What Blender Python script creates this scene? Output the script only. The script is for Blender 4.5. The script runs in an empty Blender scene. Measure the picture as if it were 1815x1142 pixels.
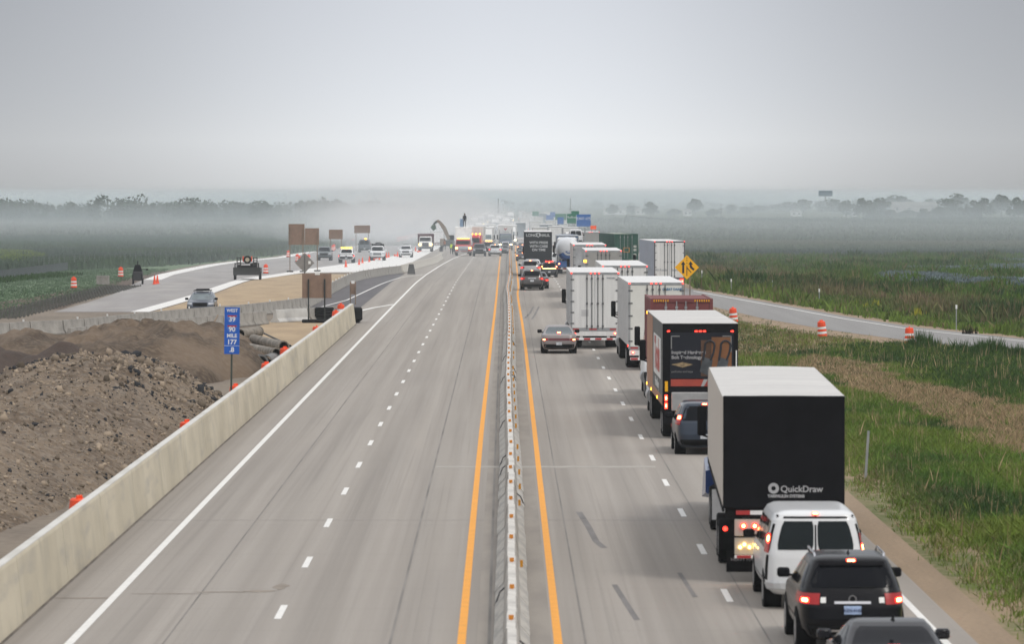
import bpy, bmesh, math, random
import numpy as np
from mathutils import Matrix, Vector, Euler
random.seed(7); RNG = np.random.default_rng(11)
SC = bpy.context.scene; COL = SC.collection
R = math.radians
# ---------------------------------------------------------------- camera, light, exposure
CAMH = 8.42; FPX = 8070.0; PITCH = math.atan(233/FPX); YAW = math.atan(13.5/FPX)
cd = bpy.data.cameras.new('camera'); cam = bpy.data.objects.new('camera', cd); COL.objects.link(cam)
cam.location = (0, 0, CAMH); cam.rotation_euler = (math.pi/2-PITCH, 0, -YAW)
cd.sensor_width = 36; cd.lens = 36*FPX/1815; cd.clip_start = 1; cd.clip_end = 30000
cd.dof.use_dof = True; cd.dof.focus_distance = 290; cd.dof.aperture_fstop = 3.2
SC.camera = cam
W = bpy.data.worlds.new('World'); SC.world = W; W.use_nodes = True
nt = W.node_tree; nt.nodes.clear()
SUN_EL, SUN_AZ = R(52), R(140)      # azimuth clockwise from +Y: behind and to the right
def wn(t, **k):
    n = nt.nodes.new(t)
    for a, b in k.items(): setattr(n, a, b)
    return n
out = wn('ShaderNodeOutputWorld'); bg = wn('ShaderNodeBackground'); bg.inputs[1].default_value = 0.135
sky = wn('ShaderNodeTexSky', sky_type='NISHITA', sun_disc=False); sky.sun_elevation = SUN_EL; sky.sun_rotation = SUN_AZ
sky.air_density = 2; sky.dust_density = 6
tc = wn('ShaderNodeTexCoord'); sp = wn('ShaderNodeSeparateXYZ'); nt.links.new(tc.outputs['Generated'], sp.inputs[0])
mz = wn('ShaderNodeMath', operation='POWER'); ab = wn('ShaderNodeMath', operation='MAXIMUM'); ab.inputs[1].default_value = 0
nt.links.new(sp.outputs[2], ab.inputs[0]); nt.links.new(ab.outputs[0], mz.inputs[0]); mz.inputs[1].default_value = 0.5
cr = wn('ShaderNodeValToRGB'); el = cr.color_ramp.elements
for p, c in [(0.0, (.54,.552,.562)), (.035, (.58,.595,.605)), (.07, (.62,.635,.65)), (.105, (.66,.68,.70)), (.15, (.60,.625,.66)), (.205, (.53,.555,.60)), (.30, (.42,.44,.48)), (.55, (.56,.575,.60)), (1.0, (.80,.80,.82))]:
    e = el.new(p) if p not in (0.0, 1.0) else (el[0] if p == 0 else el[-1]); e.color = (*c, 1)
nt.links.new(mz.outputs[0], cr.inputs[0])
# brighter smoke glow straight ahead
xm = wn('ShaderNodeMath', operation='MULTIPLY'); nt.links.new(sp.outputs[0], xm.inputs[0]); nt.links.new(sp.outputs[0], xm.inputs[1])
xs = wn('ShaderNodeMath', operation='MULTIPLY'); nt.links.new(xm.outputs[0], xs.inputs[0]); xs.inputs[1].default_value = -150
xe = wn('ShaderNodeMath', operation='EXPONENT'); nt.links.new(xs.outputs[0], xe.inputs[0])
xa = wn('ShaderNodeMath', operation='MULTIPLY_ADD'); nt.links.new(xe.outputs[0], xa.inputs[0]); xa.inputs[1].default_value = .50; xa.inputs[2].default_value = .51
mrr = wn('ShaderNodeMapRange'); mrr.inputs[1].default_value = .22; mrr.inputs[2].default_value = .5; nt.links.new(mz.outputs[0], mrr.inputs[0])
xmix = wn('ShaderNodeMix', data_type='FLOAT'); nt.links.new(mrr.outputs[0], xmix.inputs[0]); nt.links.new(xa.outputs[0], xmix.inputs[2]); xmix.inputs[3].default_value = 1.0
sn = wn('ShaderNodeTexNoise'); sn.inputs['Scale'].default_value = 7; sn.inputs['Detail'].default_value = 3
nt.links.new(tc.outputs['Generated'], sn.inputs['Vector'])
xn = wn('ShaderNodeMath', operation='MULTIPLY_ADD'); nt.links.new(sn.outputs[0], xn.inputs[0]); xn.inputs[1].default_value = 1.6; xn.inputs[2].default_value = 9.2
xt = wn('ShaderNodeMath', operation='MULTIPLY'); nt.links.new(xmix.outputs[0], xt.inputs[0]); nt.links.new(xn.outputs[0], xt.inputs[1])
vs = wn('ShaderNodeVectorMath', operation='SCALE'); nt.links.new(cr.outputs[0], vs.inputs[0]); nt.links.new(xt.outputs[0], vs.inputs['Scale'])
mx = wn('ShaderNodeMix', data_type='RGBA'); mx.inputs[0].default_value = .96
nt.links.new(sky.outputs[0], mx.inputs[6]); nt.links.new(vs.outputs[0], mx.inputs[7])
nt.links.new(mx.outputs[2], bg.inputs[0]); nt.links.new(bg.outputs[0], out.inputs[0])
sd = bpy.data.lights.new('sun', 'SUN'); sd.energy = 1.3; sd.angle = R(14); sd.color = (1, .95, .88)
so = bpy.data.objects.new('sun', sd); COL.objects.link(so)
sv = Vector((math.sin(SUN_AZ)*math.cos(SUN_EL), math.cos(SUN_AZ)*math.cos(SUN_EL), math.sin(SUN_EL)))
so.rotation_euler = sv.to_track_quat('Z', 'Y').to_euler(); so.location = (0, 0, 60)
SC.view_settings.view_transform = 'Standard'; SC.view_settings.look = 'None'; SC.view_settings.exposure = 0.0; SC.view_settings.gamma = 1
SC.cycles.max_bounces = 6; SC.cycles.volume_bounces = 1; SC.cycles.transparent_max_bounces = 16
# ---------------------------------------------------------------- ground profile and pixel -> ground helper
KN = np.array([-60, 0, 400, 410, 420, 430, 440, 450, 460, 470, 480, 1040, 1060, 20000.])
KZ = np.array([0, 0, 0, -.008, -.03, -.07, -.12, -.17, -.22, -.27, -.32, -3.12, -3.17, -3.17])
def zr(y): return float(np.interp(y, KN, KZ))
CR = Euler((math.pi/2-PITCH, 0, -YAW)).to_matrix()
def G(px, py, z=0.0):
    d = CR @ Vector(((px-907.5)/FPX, -(py-571)/FPX, -1)); Y = 400.0
    for _ in range(30):
        t = (zr(Y)+z-CAMH)/d.z
        if t < 0: t = 20000
        Y = .5*Y+.5*min(t*d.y, 15000)
    t = Y/d.y
    return Vector((t*d.x, Y, 0))
def at(px, s):     # point of the ground seen at column px where one metre is s photo pixels
    Y = FPX/s; return (px-894)/s, Y
# ---------------------------------------------------------------- materials
M = {}
def mat(name, col, rough=.6, metal=0., var=.1, scale=2., emit=0, ecol=None, bump=0, spec=.5, vec=(1,1,1), coat=0, col2=None, detail=5):
    if name in M: return M[name]
    m = bpy.data.materials.new(name); m.use_nodes = True; n = m.node_tree; b = n.nodes['Principled BSDF']
    b.inputs['Roughness'].default_value = rough; b.inputs['Metallic'].default_value = metal
    b.inputs['Specular IOR Level'].default_value = spec; b.inputs['Coat Weight'].default_value = coat
    t = n.nodes.new('ShaderNodeTexCoord'); mp = n.nodes.new('ShaderNodeMapping'); mp.inputs['Scale'].default_value = vec
    no = n.nodes.new('ShaderNodeTexNoise'); no.inputs['Scale'].default_value = scale; no.inputs['Detail'].default_value = detail
    r = n.nodes.new('ShaderNodeValToRGB'); r.color_ramp.elements[0].position = .3; r.color_ramp.elements[1].position = .7
    r.color_ramp.elements[0].color = tuple(c*(1-var) for c in col)+(1,)
    r.color_ramp.elements[1].color = tuple(min(1, c*(1+var)) for c in (col2 or col))+(1,)
    n.links.new(t.outputs['Object'], mp.inputs[0]); n.links.new(mp.outputs[0], no.inputs['Vector'])
    n.links.new(no.outputs[0], r.inputs[0]); n.links.new(r.outputs[0], b.inputs['Base Color'])
    if bump:
        bp = n.nodes.new('ShaderNodeBump'); bp.inputs['Strength'].default_value = bump; bp.inputs['Distance'].default_value = .05
        n.links.new(no.outputs[0], bp.inputs['Height']); n.links.new(bp.outputs[0], b.inputs['Normal'])
    if emit:
        b.inputs['Emission Color'].default_value = (*(ecol or col), 1); b.inputs['Emission Strength'].default_value = emit
    M[name] = m; return m
def noise_layers(name, base, layers, rough=.85, bump=0):
    """base colour multiplied/mixed by several noises: (scale, vec, lo, hi, colour, detail)"""
    m = bpy.data.materials.new(name); m.use_nodes = True; n = m.node_tree; b = n.nodes['Principled BSDF']
    b.inputs['Roughness'].default_value = rough; b.inputs['Specular IOR Level'].default_value = .3
    t = n.nodes.new('ShaderNodeTexCoord'); cur = n.nodes.new('ShaderNodeRGB'); cur.outputs[0].default_value = (*base, 1); cur = cur.outputs[0]
    last = None
    for (sc, vec, lo, hi, c, fac, det) in layers:
        mp = n.nodes.new('ShaderNodeMapping'); mp.inputs['Scale'].default_value = vec; mp.inputs['Location'].default_value = (random.uniform(0,50), random.uniform(0,50), 0)
        no = n.nodes.new('ShaderNodeTexNoise'); no.inputs['Scale'].default_value = sc; no.inputs['Detail'].default_value = det
        mr = n.nodes.new('ShaderNodeMapRange'); mr.inputs[1].default_value = lo; mr.inputs[2].default_value = hi; mr.inputs[4].default_value = fac
        mi = n.nodes.new('ShaderNodeMix'); mi.data_type = 'RGBA'; mi.inputs[7].default_value = (*c, 1)
        n.links.new(t.outputs['Object'], mp.inputs[0]); n.links.new(mp.outputs[0], no.inputs['Vector']); n.links.new(no.outputs[0], mr.inputs[0])
        n.links.new(mr.outputs[0], mi.inputs[0]); n.links.new(cur, mi.inputs[6]); cur = mi.outputs[2]; last = no
    if bump:
        bp = n.nodes.new('ShaderNodeBump'); bp.inputs['Strength'].default_value = bump; bp.inputs['Distance'].default_value = .1
        n.links.new(last.outputs[0], bp.inputs['Height']); n.links.new(bp.outputs[0], b.inputs['Normal'])
    n.links.new(cur, b.inputs['Base Color']); M[name] = m; return m, b, cur
def attr_mat(name, rough=.8, trans=.0):
    m = bpy.data.materials.new(name); m.use_nodes = True; n = m.node_tree; b = n.nodes['Principled BSDF']
    a = n.nodes.new('ShaderNodeAttribute'); a.attribute_name = 'Col'; n.links.new(a.outputs['Color'], b.inputs['Base Color'])
    b.inputs['Roughness'].default_value = rough; b.inputs['Specular IOR Level'].default_value = .2; M[name] = m; return m
# ---------------------------------------------------------------- mesh builder
class MB:
    def __init__(s): s.v = []; s.f = []; s.mi = []; s.m = 0
    def add(s, vs, fs):
        o = len(s.v); s.v += [tuple(v) for v in vs]; s.f += [tuple(i+o for i in f) for f in fs]; s.mi += [s.m]*len(fs); return s
    def box(s, x0, x1, y0, y1, z0, z1, b=0):
        if b <= 0:
            vs = [(x, y, z) for x in (x0, x1) for y in (y0, y1) for z in (z0, z1)]
            return s.add(vs, [(0,1,3,2),(4,6,7,5),(0,4,5,1),(2,3,7,6),(0,2,6,4),(1,5,7,3)])
        pts = []
        for sx in (0, 1):
            for sy in (0, 1):
                for sz in (0, 1):
                    X, Y, Z = (x0, x1)[sx], (y0, y1)[sy], (z0, z1)[sz]; dx, dy, dz = b*(1-2*sx), b*(1-2*sy), b*(1-2*sz)
                    pts += [(X, Y+dy, Z+dz), (X+dx, Y, Z+dz), (X+dx, Y+dy, Z)]
        return s.hull(pts)
    def hull(s, pts):
        bm = bmesh.new(); 
        for p in pts: bm.verts.new(p)
        r = bmesh.ops.convex_hull(bm, input=bm.verts)
        bmesh.ops.dissolve_limit(bm, angle_limit=.01, verts=bm.verts, edges=bm.edges)
        bm.verts.index_update(); vs = [v.co[:] for v in bm.verts]; fs = [[v.index for v in f.verts] for f in bm.faces]; bm.free()
        return s.add(vs, fs)
    def cyl(s, a, b, r0, r1=None, n=16, cap=True):
        r1 = r0 if r1 is None else r1; a, b = Vector(a), Vector(b); d = (b-a).normalized()
        u = d.orthogonal().normalized(); w = d.cross(u); vs = []
        for c, r in ((a, r0), (b, r1)):
            for i in range(n):
                t = 2*math.pi*i/n; vs.append(c+(u*math.cos(t)+w*math.sin(t))*r)
        fs = [(i, (i+1) % n, n+(i+1) % n, n+i) for i in range(n)]
        if cap: fs += [tuple(range(n))[::-1], tuple(range(n, 2*n))]
        return s.add(vs, fs)
    def rings(s, rs, cap=True):
        n = len(rs[0]); vs = [p for r in rs for p in r]; fs = []
        for k in range(len(rs)-1):
            for i in range(n): fs.append((k*n+i, k*n+(i+1) % n, (k+1)*n+(i+1) % n, (k+1)*n+i))
        if cap: fs += [tuple(range(n))[::-1], tuple(range((len(rs)-1)*n, len(rs)*n))]
        return s.add(vs, fs)
    def lathe(s, c, prof, n=16):      # prof: (r, z)
        return s.rings([[(c[0]+r*math.cos(2*math.pi*i/n), c[1]+r*math.sin(2*math.pi*i/n), c[2]+z) for i in range(n)] for r, z in prof])
    def tube(s, pts, r, n=6):
        for a, b in zip(pts[:-1], pts[1:]): s.cyl(a, b, r, r, n)
        return s
    def grid(s, P):                    # P: rows of points
        h, w = len(P), len(P[0]); vs = [p for r in P for p in r]
        return s.add(vs, [(j*w+i, j*w+i+1, (j+1)*w+i+1, (j+1)*w+i) for j in range(h-1) for i in range(w-1)])
    def poly(s, pts2, plane, a, b):    # extruded 2D polygon: plane 'xz' along y from a to b, or 'xy' along z, or 'yz' along x
        n = len(pts2)
        def P(p, t): return {'xz': (p[0], t, p[1]), 'xy': (p[0], p[1], t), 'yz': (t, p[0], p[1])}[plane]
        vs = [P(p, a) for p in pts2]+[P(p, b) for p in pts2]
        return s.add(vs, [tuple(range(n)), tuple(range(2*n-1, n-1, -1))]+[(i, n+i, n+(i+1) % n, (i+1) % n) for i in range(n)])
    def mesh(s, name, mats, smooth=None):
        me = bpy.data.meshes.new(name); me.from_pydata(s.v, [], s.f)
        for m in (mats if isinstance(mats, (list, tuple)) else [mats]): me.materials.append(m)
        if any(s.mi): me.polygons.foreach_set('material_index', s.mi)
        bm = bmesh.new(); bm.from_mesh(me); bmesh.ops.recalc_face_normals(bm, faces=bm.faces); bm.to_mesh(me); bm.free()
        if smooth:
            me.polygons.foreach_set('use_smooth', [True]*len(me.polygons))
            try: me.set_sharp_from_angle(angle=R(smooth))
            except Exception: pass
        return me
    def build(s, name, mats, parent=None, smooth=None):
        return link(name, s.mesh(name, mats, smooth), parent)
def link(name, me, parent=None):
    o = bpy.data.objects.new(name, me); COL.objects.link(o)
    if parent is not None: o.parent = parent
    return o
def tag(o, label=None, cat=None, group=None, kind=None):
    if label: o['label'] = label
    if cat: o['category'] = cat
    if group: o['group'] = group
    if kind: o['kind'] = kind
    return o
def thing(name, label, cat, loc=(0,0,0), rz=0, group=None):
    o = bpy.data.objects.new(name, None); COL.objects.link(o); o.location = loc; o.rotation_euler.z = rz; o.empty_display_size = .3
    return tag(o, label, cat, group)
def kids(o): return [c for c in bpy.data.objects if c.parent == o]
def copy_tree(o, parent=None, pairs=None):
    c = o.copy(); COL.objects.link(c); c.parent = parent
    for ch in o.children: copy_tree(ch, c)
    return c
def struct(name, mb_or_me, m, smooth=None):
    o = mb_or_me.build(name, m, None, smooth) if isinstance(mb_or_me, MB) else link(name, mb_or_me); o['kind'] = 'structure'; return o
def sheet(name, Lp, Rp, z, m, nx=1, kind='structure', step=None):
    """ground sheet between a left and a right boundary, both lists of (X, Y) sorted by Y"""
    Lp, Rp = [np.array([(p[0], p[1]) for p in q]) for q in (Lp, Rp)]
    y0, y1 = max(Lp[0,1], Rp[0,1]), min(Lp[-1,1], Rp[-1,1])
    ys = {round(float(y), 3) for y in list(Lp[:,1])+list(Rp[:,1])+list(KN) if y0 <= y <= y1}|{y0, y1}
    if step: ys |= set(np.arange(y0, y1, step))
    ys = sorted(ys); rows = []
    for y in ys:
        a, b = np.interp(y, Lp[:,1], Lp[:,0]), np.interp(y, Rp[:,1], Rp[:,0])
        rows.append([(a+(b-a)*i/nx, y, zr(y)+z) for i in range(nx+1)])
    mb = MB().grid(rows); o = mb.build(name, m); o['kind'] = kind; return o
# numpy value noise
def vnoise(x, y, seed=0):
    r = np.random.default_rng(seed).random((256, 256)); xi, yi = np.floor(x).astype(int), np.floor(y).astype(int)
    fx, fy = x-xi, y-yi; fx, fy = fx*fx*(3-2*fx), fy*fy*(3-2*fy)
    g = lambda a, b: r[a % 256, b % 256]
    return (g(xi,yi)*(1-fx)+g(xi+1,yi)*fx)*(1-fy)+(g(xi,yi+1)*(1-fx)+g(xi+1,yi+1)*fx)*fy
def fbm(x, y, seed=0, o=4): return sum(vnoise(x*2**k, y*2**k, seed+k)/2**(k+1) for k in range(o))
def inpoly(X, Y, P):
    ins = np.zeros(X.shape, bool); n = len(P)
    for i in range(n):
        x0, y0 = P[i]; x1, y1 = P[(i+1) % n]
        if y0 == y1: continue
        c = ((y0 > Y) != (y1 > Y)) & (X < (x1-x0)*(Y-y0)/(y1-y0)+x0); ins ^= c
    return ins
def gp(*pp): return [tuple(G(*p)[:2]) for p in pp]
def np_mesh(name, V, F, mats, col=None, k=3):
    me = bpy.data.meshes.new(name); me.vertices.add(len(V)); me.vertices.foreach_set('co', np.asarray(V, np.float32).ravel())
    F = np.asarray(F, np.int32); me.loops.add(F.size); me.loops.foreach_set('vertex_index', F.ravel())
    me.polygons.add(len(F)); me.polygons.foreach_set('loop_start', np.arange(0, F.size, F.shape[1], dtype=np.int32))
    for m in (mats if isinstance(mats, (list, tuple)) else [mats]): me.materials.append(m)
    me.update()
    if col is not None:
        a = me.attributes.new('Col', 'FLOAT_COLOR', 'POINT'); c = np.ones((len(V), 4), np.float32); c[:, :3] = col; a.data.foreach_set('color', c.ravel())
    me.validate(); return me
def text(body, size, m, parent, x, y, z, name='lettering', align='CENTER', ext=.004, rot=(math.pi/2, 0, 0), bold=0, sx=1):
    c = bpy.data.curves.new(name, 'FONT'); c.body = body; c.size = size; c.align_x = align; c.align_y = 'CENTER'; c.extrude = ext; c.offset = bold
    o = bpy.data.objects.new(name, c); dg = bpy.context.evaluated_depsgraph_get()
    COL.objects.link(o); me = bpy.data.meshes.new_from_object(o); bpy.data.objects.remove(o); me.materials.clear(); me.materials.append(m)
    o = link(name, me, parent); o.location = (x, y, z); o.rotation_euler = rot; o.scale = (sx, 1, 1); return o
# ---------------------------------------------------------------- common materials
white = mat('white_paint', (.70,.70,.69), .5, var=.09, scale=1.5, vec=(4,1,.3)); offw = mat('off_white_panel', (.62,.62,.60), .5, var=.14, scale=1.2, vec=(3,1,.25))
blk = mat('black_paint', (.008,.008,.010), .7, var=.2, spec=.08); rub = mat('tyre_rubber', (.014,.014,.015), .85, var=.3, spec=.15); dk = mat('dark_underbody', (.009,.009,.010), .8, spec=.1)
glass = mat('tinted_glass', (.004,.005,.008), .1, spec=.12, var=.05); bglass = mat('pale_glass', (.09,.12,.13), .08, spec=.8, var=.3)
chrome = mat('chrome', (.6,.6,.62), .25, 1.0, var=.05); alu = mat('aluminium', (.5,.5,.5), .4, .8, var=.12, scale=3); rimm = mat('steel_rim', (.32,.32,.33), .4, .7)
redl = mat('red_lamp_lens', (.30,.008,.01), .25, emit=.06, ecol=(1,.03,.02)); redon = mat('lit_red_lamp', (.9,.03,.02), .4, emit=5, ecol=(1,.035,.02))
hot = mat('lit_brake_core', (1,.6,.3), .4, emit=11, ecol=(1,.55,.16)); amb = mat('lit_amber_lamp', (1,.5,.05), .4, emit=6, ecol=(1,.42,.03))
hl = mat('lit_headlamp', (1,.9,.7), .3, emit=7, ecol=(1,.8,.42)); redp = mat('red_tape', (.42,.03,.03), .5); whp = mat('white_tape', (.8,.8,.8), .5)
orn = mat('orange_plastic', (.85,.075,.012), .5, var=.12); refl = mat('white_reflective', (.8,.8,.78), .4, var=.08); galv = mat('galvanised_steel', (.36,.37,.38), .5, .5, var=.15)
brn = mat('brown_plywood', (.23,.155,.115), .8, var=.12, scale=3); wood = mat('weathered_wood', (.2,.15,.11), .85, var=.3, scale=6, vec=(1,1,.2))
yel = mat('traffic_yellow', (.85,.42,.0), .5, var=.06); bluepl = mat('plate_blue_white', (.32,.42,.62), .5, var=.2, scale=12)
concb = mat('barrier_concrete', (.47,.445,.40), .9, var=.28, scale=2.2, bump=.3); concd = mat('grey_barrier_concrete', (.27,.255,.232), .9, var=.25, scale=1.6, bump=.3)
# ---------------------------------------------------------------- terrain and roads
m_ground, b_, c_ = noise_layers('field_ground', (.075,.085,.035), [(.02,(1,1,1),.4,.6,(.045,.062,.028),.9,4), (.3,(1,.3,1),.45,.7,(.11,.09,.05),.5,5), (2.5,(1,1,1),.45,.7,(.03,.045,.018),.7,6)], .95)
xs_ = sorted(set(list(np.linspace(-60, 60, 7))+[-2500,-1200,-600,-300,-150,150,300,600,1200,2500]))
rows = [[(x, y, zr(y)-.035) for x in xs_] for y in [-60,0,100,200,300]+list(KN[2:-1])+[1500,2500,4000,8500]]
struct('ground', MB().grid(rows), m_ground)
m_road, b_, cur = noise_layers('highway_concrete', (.355,.322,.285), [(1.0,(1.3,.010,1),.36,.68,(.24,.215,.19),.7,5), (1.0,(3.2,.02,1),.4,.7,(.40,.368,.332),.55,4), (14,(1,1,1),.3,.8,(.27,.25,.23),.55,3), (.9,(.8,.05,1),.5,.8,(.25,.228,.208),.35,5), (1.5,(5,.015,1),.56,.7,(.2,.183,.167),.28,3)], .85)
n = m_road.node_tree    # sawn transverse joints and worn wheel paths
t = n.nodes.new('ShaderNodeTexCoord'); s_ = n.nodes.new('ShaderNodeSeparateXYZ'); n.links.new(t.outputs['Object'], s_.inputs[0])
def mth(op, a, b=None, c=None, n=n):
    q = n.nodes.new('ShaderNodeMath'); q.operation = op
    for i, v in enumerate((a, b, c)):
        if v is None: continue
        if isinstance(v, (int, float)): q.inputs[i].default_value = v
        else: n.links.new(v, q.inputs[i])
    return q.outputs[0]
jf = mth('LESS_THAN', mth('FRACT', mth('DIVIDE', s_.outputs[1], 4.57)), .011)
wp = mth('COSINE', mth('MULTIPLY', mth('ADD', s_.outputs[0], -.85), 2*math.pi/1.83))
wp = mth('MULTIPLY_ADD', wp, .05, .95); jj = mth('MULTIPLY_ADD', jf, -.17, 1.0); ff = mth('MULTIPLY', wp, jj)
vm = n.nodes.new('ShaderNodeVectorMath'); vm.operation = 'SCALE'; n.links.new(cur, vm.inputs[0]); n.links.new(ff, vm.inputs['Scale']); n.links.new(vm.outputs[0], b_.inputs['Base Color'])
m_asph, _, _ = noise_layers('dark_asphalt', (.11,.105,.11), [(1,(1,.05,1),.35,.7,(.15,.14,.145),.8,4), (12,(1,1,1),.4,.7,(.085,.08,.085),.6,3)])
m_ramp, _, _ = noise_layers('ramp_asphalt', (.25,.245,.24), [(1,(1,.03,1),.35,.7,(.2,.195,.19),.8,4), (8,(1,1,1),.4,.7,(.29,.28,.27),.6,3)])
m_newc, _, _ = noise_layers('new_white_concrete', (.76,.75,.73), [(.5,(1,.2,1),.35,.7,(.66,.65,.62),.7,4), (6,(1,1,1),.4,.7,(.7,.69,.67),.6,3)])
m_grey, _, _ = noise_layers('dusty_concrete', (.31,.295,.29), [(.6,(1,.1,1),.35,.7,(.25,.235,.225),.8,5), (.25,(1,.4,1),.5,.75,(.4,.38,.35),.7,5)])
m_dirt, _, _ = noise_layers('dirt', (.20,.165,.13), [(.4,(1,.3,1),.4,.65,(.13,.105,.085),.8,5), (3,(1,1,1),.4,.7,(.27,.23,.18),.6,6)], .95)
m_ddirt, _, _ = noise_layers('dark_dirt', (.105,.075,.055), [(.8,(1,.5,1),.4,.65,(.06,.045,.035),.8,5), (5,(1,1,1),.4,.7,(.16,.125,.1),.6,6)], .95)
m_sand, _, _ = noise_layers('tan_sand', (.42,.315,.2), [(.5,(1,.25,1),.4,.65,(.33,.245,.16),.8,5), (4,(1,1,1),.45,.75,(.24,.185,.13),.5,6)], .95)
m_grav, _, _ = noise_layers('shoulder_gravel', (.33,.245,.165), [(.8,(1,.15,1),.4,.65,(.26,.195,.13),.8,5), (9,(1,1,1),.4,.7,(.2,.15,.11),.6,6)], .95, .3)
mw = mat('lane_paint_white', (.74,.73,.7), .6, var=.09, scale=5); my = mat('lane_paint_orange', (.80,.33,.012), .6, var=.08, scale=3)
mseam = mat('sealed_joint', (.19,.175,.16), .8, var=.3, scale=1, vec=(1,.2,1)); mseam2 = mat('faint_joint', (.27,.25,.23), .85, var=.15)
FAR = 1700
sheet('highway', [(-10.4,40),(-9.6,90),(-9.6,280),(-10.4,322),(-10.5,470),(-10.6,520),(-12,600),(-12,FAR)], [(8.8,40),(8.8,300),(9.4,420),(12,480),(12.5,700),(12.5,FAR)], 0, m_road, 4)
sheet('gravel_shoulder', [(8.7,40),(8.7,300),(9.3,420)], [(9.6,40),(9.6,90),(9.65,200),(9.75,300),(10.2,420)], -.008, m_grav)
# left work zone ground
sheet('construction_ground', [(-60,40),(-60,305),(-52,420),(-45,560),(-36,800)], [(-9.5,40),(-9.5,300),(-10.4,322),(-10.5,560),(-12,800)], -.02, m_dirt, 4)
Lb = gp((77,558),(153,537),(200,521.6),(254,496),(278.7,487),(326,477),(369,469),(416,463),(490,456),(560,443),(610,431),(660,420),(704,409.6),(740,404))
Rb = gp((264,553),(329,534.5),(377.5,520),(453.5,493.7),(537,483.6))
Rb += [(-16.5,475),(-13.5,495),(-11.4,525),(-10.9,580),(-10.8,700),(-10.8,900)]
sheet('new_carriageway', Lb, Rb, -.008, m_grey, 3)
def shift(P, d): return [(p[0]+d, p[1]) for p in P]
sheet('pavement_edge', Lb[3:], shift(Lb[3:], 1.7), -.003, m_newc)
sheet('pavement_edge', shift(Rb[:4], -1.3), Rb[:4], -.003, m_newc)
sheet('white_slab', [(-26,438),(-24,470),(-22.5,520),(-18.5,600),(-16,700),(-15,900)], [(-23.6,438)]+Rb[4:], -.003, m_newc, 2)
sheet('sand_strip', gp((264,555),(377.5,522),(453.5,495),(537,485))+[(-17.2,475)], [(-18,316),(-15,330),(-14.4,420),(-14.3,450),(-14.5,475)], -.006, m_sand)
sheet('sand_strip', [(-14.5,225),(-15.5,262),(-15,300)], [(-9.6,225),(-9.6,262),(-9.9,300)], -.012, m_sand)
sheet('bypass_asphalt', [(-11,290),(-14.2,330),(-14.2,440),(-12.2,468),(-10.6,480)], [(-9.7,290),(-10.35,325),(-10.4,440),(-10.45,470),(-10.5,480)], .004, m_asph)
sheet('dirt_bank', gp((-60,548),(0,535),(72,524),(122,512),(172,507),(229,491),(300,476)), gp((-60,600),(0,583),(72,562),(150,532),(210,512),(262,495),(310,481)), -.012, m_ddirt)
m_lawn, _, _ = noise_layers('verge_grass', (.11,.16,.095), [(.3,(1,.5,1),.4,.65,(.09,.14,.08),.8,5), (4,(1,1,1),.4,.7,(.14,.19,.09),.6,6)], .95)
sheet('verge', [(-75,290),(-80,500),(-75,700),(-50,1100)], [(-38,290)]+shift(gp((72,524),(172,507),(229,491)), -.2)+shift(Lb[4:], -1), -.016, m_lawn, 2)
# on-ramp
rL = gp((1264,544),(1355,565),(1477,586),(1635,607),(1815,622.6),(1990,643))[::-1]; rR = gp((1215,510),(1229,513.5),(1320,529),(1355,535),(1495,560),(1617,579.5),(1815,601),(1990,617))[::-1]
rL = sorted([tuple(p) for p in rL]+[(14.4,350),(12.8,400),(10.8,450),(9.0,480)], key=lambda p: p[1])
rR = sorted([tuple(p) for p in rR]+[(15.6,430),(13.6,480),(12.6,540)], key=lambda p: p[1])
sheet('gravel_shoulder', shift(rL, -2.4), shift(rR, 1.4), -.012, m_grav); sheet('ramp', rL, rR, -.004, m_ramp, 2)
lw = sorted(gp((1229,516),(1355,539),(1495,565),(1617,584),(1815,605),(1990,623)), key=lambda p: p[1])
sheet('edge_line', shift(lw, -.09), shift(lw, .09), .001, mw)
# markings
def line(P, w, m, name='edge_line', z=.005): return sheet(name, shift(P, -w/2), shift(P, w/2), z, m)
line([(-8.08,40),(-8.1,250),(-8.12,330),(-8.07,475)], .17, mw); line([(-8.07,475),(-7.75,560),(-7.2,640),(-5.4,760)], .2, mw)
line([(-10.15,318),(-9.4,327),(-8.14,337)], .35, mw, z=.009)
line([(-13.4,326),(-12.1,350),(-11.1,410),(-10.3,450),(-8.1,475)], .16, mw, z=.009)
line([(8.22,40),(8.22,300),(8.6,420)], .15, mw)
OL = [(-.80,40),(-.80,160),(-.77,205),(-.74,250),(-.68,300),(-.63,360),(-.61,450),(-.62,560),(-.6,700)]
OR = [(.97,40),(1.0,85),(1.03,130),(1.08,190),(1.13,240),(1.13,290),(1.07,350),(1.08,372),(1.22,395),(1.26,420),(1.36,480),(1.5,560),(1.7,700),(2.2,900)]
line(OL, .16, my); line(OR, .16, my)
for k in range(-4, 60):
    y = 90.7+12.192*k
    line([(-4.46,y-1.5),(-4.46,y+1.5)], .14, mw, 'lane_dash')
    if y < 560: line([(4.62+.0007*(y-90),y+2.2),(4.62+.0007*(y-87),y+5.2)], .14, mw, 'lane_dash')
for x0, x1, w in ((-2.13,-2.16,.05), (-6.35,-6.3,.035), (1.5,1.66,.035), (4.95,5.0,.03), (-.28,-.3,.06)):
    P = [(x0+(x1-x0)*k/12+(random.random()-.5)*.02, 40+50*k) for k in range(13)]; line(P, w, mseam, 'road_joint', .004)
struct('road_joint', MB().box(-2.1, 4.6, 138.0, 138.9, -.01, .0045), mat('pale_joint', (.335,.312,.28), .8))
for y in (116,): struct('road_joint', MB().box(-9.3, 8.7, y, y+.12, -.01, .0042), mseam2)
sk = mat('tyre_mark', (.17,.16,.155), .85, var=.25, scale=2, vec=(1,.2,1))
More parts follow.
